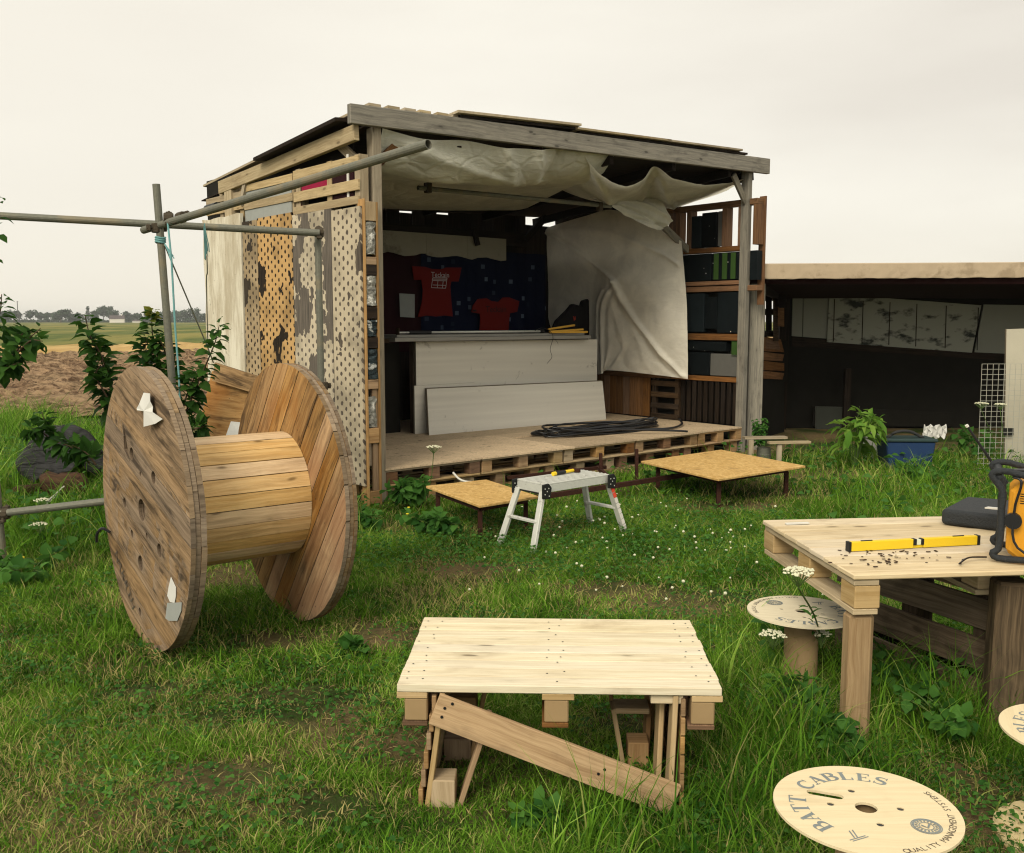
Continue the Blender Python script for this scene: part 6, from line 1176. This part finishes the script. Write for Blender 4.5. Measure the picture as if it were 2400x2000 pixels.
def blades(name, n, y0, y1, hmin, hmax, wbase, longg=False, lab=''):
    y = y0+(y1-y0)*rng.random(n)**(.85); half = .56*y+.55; x = (rng.random(n)*2-1)*half
    k = ~inside(x, y); cv = cover(x, y); pt = fbm(x, y, 1.6, 2, 4); tl_ = tall(x, y); fine = vnoise(x, y, 14., 8)
    if longg: k &= rng.random(n) < np.clip(tl_*1.2, 0, 1)
    else: k &= rng.random(n) > np.clip(cv*.93+np.clip((.50-pt)*2.2, 0, .45)*(1-tl_), 0, .96)
    x, y, cv, pt, tl_, fine = (a[k] for a in (x, y, cv, pt, tl_, fine)); n = len(x); print(name, n)
    h = (hmin+(hmax-hmin)*rng.random(n)**1.5)*(.55+.9*pt)*(1-.5*cv)*(.8+.5*fine)*((.55+.9*tl_) if longg else (1+.6*tl_))
    d_ = loc_v(x, y); h = h*np.where((np.abs(x-.16) < .52) & (y > 2.72) & (y < 3.45), .5, 1.); h = h*np.where((d_ > -.55) & (d_ < .1) & (x > -1.3) & (x < 3.4), .45, 1.); w = wbase*(.6+.8*rng.random(n)); a = rng.random(n)*6.283; az = rng.random(n)*6.283; lean = (.35+.75*rng.random(n)); 
    if not longg: lean = lean*1.15; fl = rng.random(n) < .34; lean = np.where(fl, 2.1, lean); h = np.where(fl, h*.8, h)
    z0 = gz(x, y)-.014; cx, cy = np.cos(a), np.sin(a); lx, ly = np.cos(az), np.sin(az)
    T = 3 if not longg else 5; fr = np.linspace(0, 1, T); V = []
    for i, f in enumerate(fr):
        off = lean*h*f**(1.6 if not longg else 2.0)*.75; z = z0+h*(f-(.22 if not longg else .42)*np.minimum(lean, 1.2)*f**2); ww = w*(1-f**1.5)*.5
        if i < T-1: V += [np.stack([x+lx*off-cx*ww, y+ly*off-cy*ww, z], -1), np.stack([x+lx*off+cx*ww, y+ly*off+cy*ww, z], -1)]
        else: V += [np.stack([x+lx*off, y+ly*off, z], -1)]
    nv = 2*T-1; v = np.stack(V, 1).reshape(-1, 3); o = np.arange(n)[:, None]*nv
    q = [np.array([[2*i, 2*i+1, 2*i+3, 2*i+2]])+o for i in range(T-2)]; tri = np.array([[2*T-4, 2*T-3, 2*T-2]])+o
    tint = np.clip(.10+.70*rng.random(n)*(.4+.9*fine)+(fbm(x, y, 3.1, 31, 3)-.5)*.9+(pt-.5)*.3+.15*(rng.random(n) < .07), 0, 1); dry = np.clip((rng.random(n) < (.10+.5*cv+np.clip(.52-pt, 0, .2)*2.2*(1-tl_)))*(.4+.6*rng.random(n)), 0, 1)*(.45 if longg else 1)
    ob = npmesh(name, v, q+[tri], M['grass'], {'tint': np.repeat(tint, nv), 'dry': np.repeat(dry, nv)}); ob['kind'] = 'stuff'; tag(ob, lab, 'grass'); return ob
blades('lawn_grass', 150000, 1.9, 4.2, .03, .085, .0045, lab='short trodden lawn grass in the foreground')
blades('lawn_grass', 200000, 4.2, 8.5, .035, .10, .0065, lab='short lawn grass in the middle distance')
blades('lawn_grass', 110000, 8.5, 15.6, .05, .16, .011, lab='rough grass beyond the shed corner and by the lean-to')
blades('long_grass', 42000, 1.9, 6.5, .10, .33, .0062, True, lab='long arching grass round the tables and reels')
blades('long_grass', 60000, 6.0, 15.6, .15, .45, .010, True, lab='long grass by the field edge, stage front and lean-to')
# clover and small broad leaves in the lawn
def litter(name, n, y0, y1, size, mat, lab, z=(.01, .05), wr=.8, dens=None):
    y = y0+(y1-y0)*rng.random(n); x = (rng.random(n)*2-1)*(.56*y+.4); k = ~inside(x, y) & (rng.random(n) < (dens(x, y) if dens else 1)); x, y = x[k], y[k]; n = len(x)
    pos = np.stack([x, y, z[0]+(z[1]-z[0])*rng.random(n)], -1); nr = np.stack([rng.normal(0, .4, n), rng.normal(0, .4, n), np.ones(n)], -1); d = rdir(n, -.1, .4)
    o = leaves(name, pos, d, nr, size*(.6+.8*rng.random(n)), M[mat], None, wr, .3); tag(o, lab, 'ground cover', kind='stuff'); return o
cp = G(1420, 1240)
litter('clover_leaves', 26000, 2.2, 5.5, .020, 'weed', 'small clover leaves spread through the near lawn', dens=lambda x, y: np.clip((fbm(x, y, 2.6, 21, 3)-.45)*5, 0, 1))
litter('clover_leaves', 34000, 5.5, 9., .026, 'weed', 'clover patch round the aluminium work platform', z=(.02, .08), dens=lambda x, y: np.clip(1.3-np.hypot((x-cp.x)/1.3, (y-6.9)/1.3), 0, 1)+np.clip((fbm(x, y, 1.6, 22, 3)-.5)*4, 0, .7))
litter('nettle_leaves', 9000, 6.4, 12., .07, 'weed', 'broad-leaved ground cover along the stage and at the left field edge', z=(.03, .2), dens=lambda x, y: np.clip(tall(x, y)*1.2-.1, 0, 1))
# clover flowers
m = MB(); n = 0
while n < 95:
    x, y = cp.x+random.gauss(.1, .65), 6.8+random.gauss(0, .9)
    if n > 80: x, y = 1.5+random.gauss(0, .5), 6.0+random.gauss(0, .8)
    if inside(np.array([x]), np.array([y]))[0]: continue
    n += 1; z = random.uniform(.04, .10); s = random.uniform(.006, .011); m.lathe([(.0005, z-s), (s*.9, z-s*.3), (s, z+s*.2), (s*.6, z+s*.8), (.0005, z+s)], 7, M=Matrix.Translation((x, y, 0)))
tag(m.build('clover_flowers', M['petal']), 'tiny white clover flowers dotted through the lawn by the work platform', 'flowers', kind='stuff')
for i, (px, py, lab) in enumerate(((958, 1190, 'upper tiny yellow flower under the stage corner'), (955, 1205, 'lower tiny yellow flower under the stage corner'), (53, 1307, 'tiny yellow flower in the weeds below the low rail'))):
    o = G(px, py, .09); tag(MB().lathe([(.0005, -.09), (.0012, -.01), (.013, .0), (.010, .006), (.0005, .008)], 8).build('buttercup', M['petal_y'], loc=o), lab, 'flower', 'yellow buttercups')
# dry stems and straw lying in the lawn
litter('dry_straw', 6000, 2., 6., .035, 'straw_bits', 'bits of dry straw lying in the lawn', z=(.0, .025), wr=.06, dens=lambda x, y: np.clip(cover(x, y)*1.5+.12, 0, 1))

# ------------------------------------------------------------------ second level: pieces of parts
def sub(parent, kids, to):                  # move parts of one thing under the nearest part they belong to
    ch = [o for o in bpy.data.objects if o.parent == parent]; tg = [o for o in ch if o.name.split('.')[0] == to]
    def cen(o): n = len(o.data.vertices); a = np.zeros(n*3); o.data.vertices.foreach_get('co', a); return a.reshape(-1, 3).mean(0)
    tc_ = [cen(o) for o in tg]
    for o in ch:
        if o.name.split('.')[0] in kids and tg: c = cen(o); o.parent = tg[int(np.argmin([np.linalg.norm(c-q) for q in tc_]))]
sub(sf, ('coupler', 'tape_wrap'), 'tube'); sub(tb, ('nail_heads',), 'table_top'); sub(tb, ('brace_nails',), 'diagonal_brace'); sub(ho, ('rivets',), 'hinge'); sub(ho, ('warning_sticker',), 'leg')
sub(drum, ('torn_paper', 'bent_nail', 'worn_lettering'), 'flange'); sub(drum, ('core',), 'barrel'); sub(lv, ('vial', 'vial_base'), 'vial_mount'); sub(rd, ('lettering',), 'badge'); sub(rd, ('antenna_tip',), 'antenna')
sub(bd, ('paper_label',), 'sheet'); sub(ln, ('panel_joints',), 'sprayed_panel'); sub(t, (), 'x')
for r_ in [o for o in bpy.data.objects if o.get('category') == 'cable reel']: sub(r_, ('lettering', 'small_lettering', 'round_emblem'), 'top_disc')
for r_ in [o for o in bpy.data.objects if o.get('category') == 't-shirt']: sub(r_, ('lettering', 'window_print', 'sleeve_print'), 'fabric')
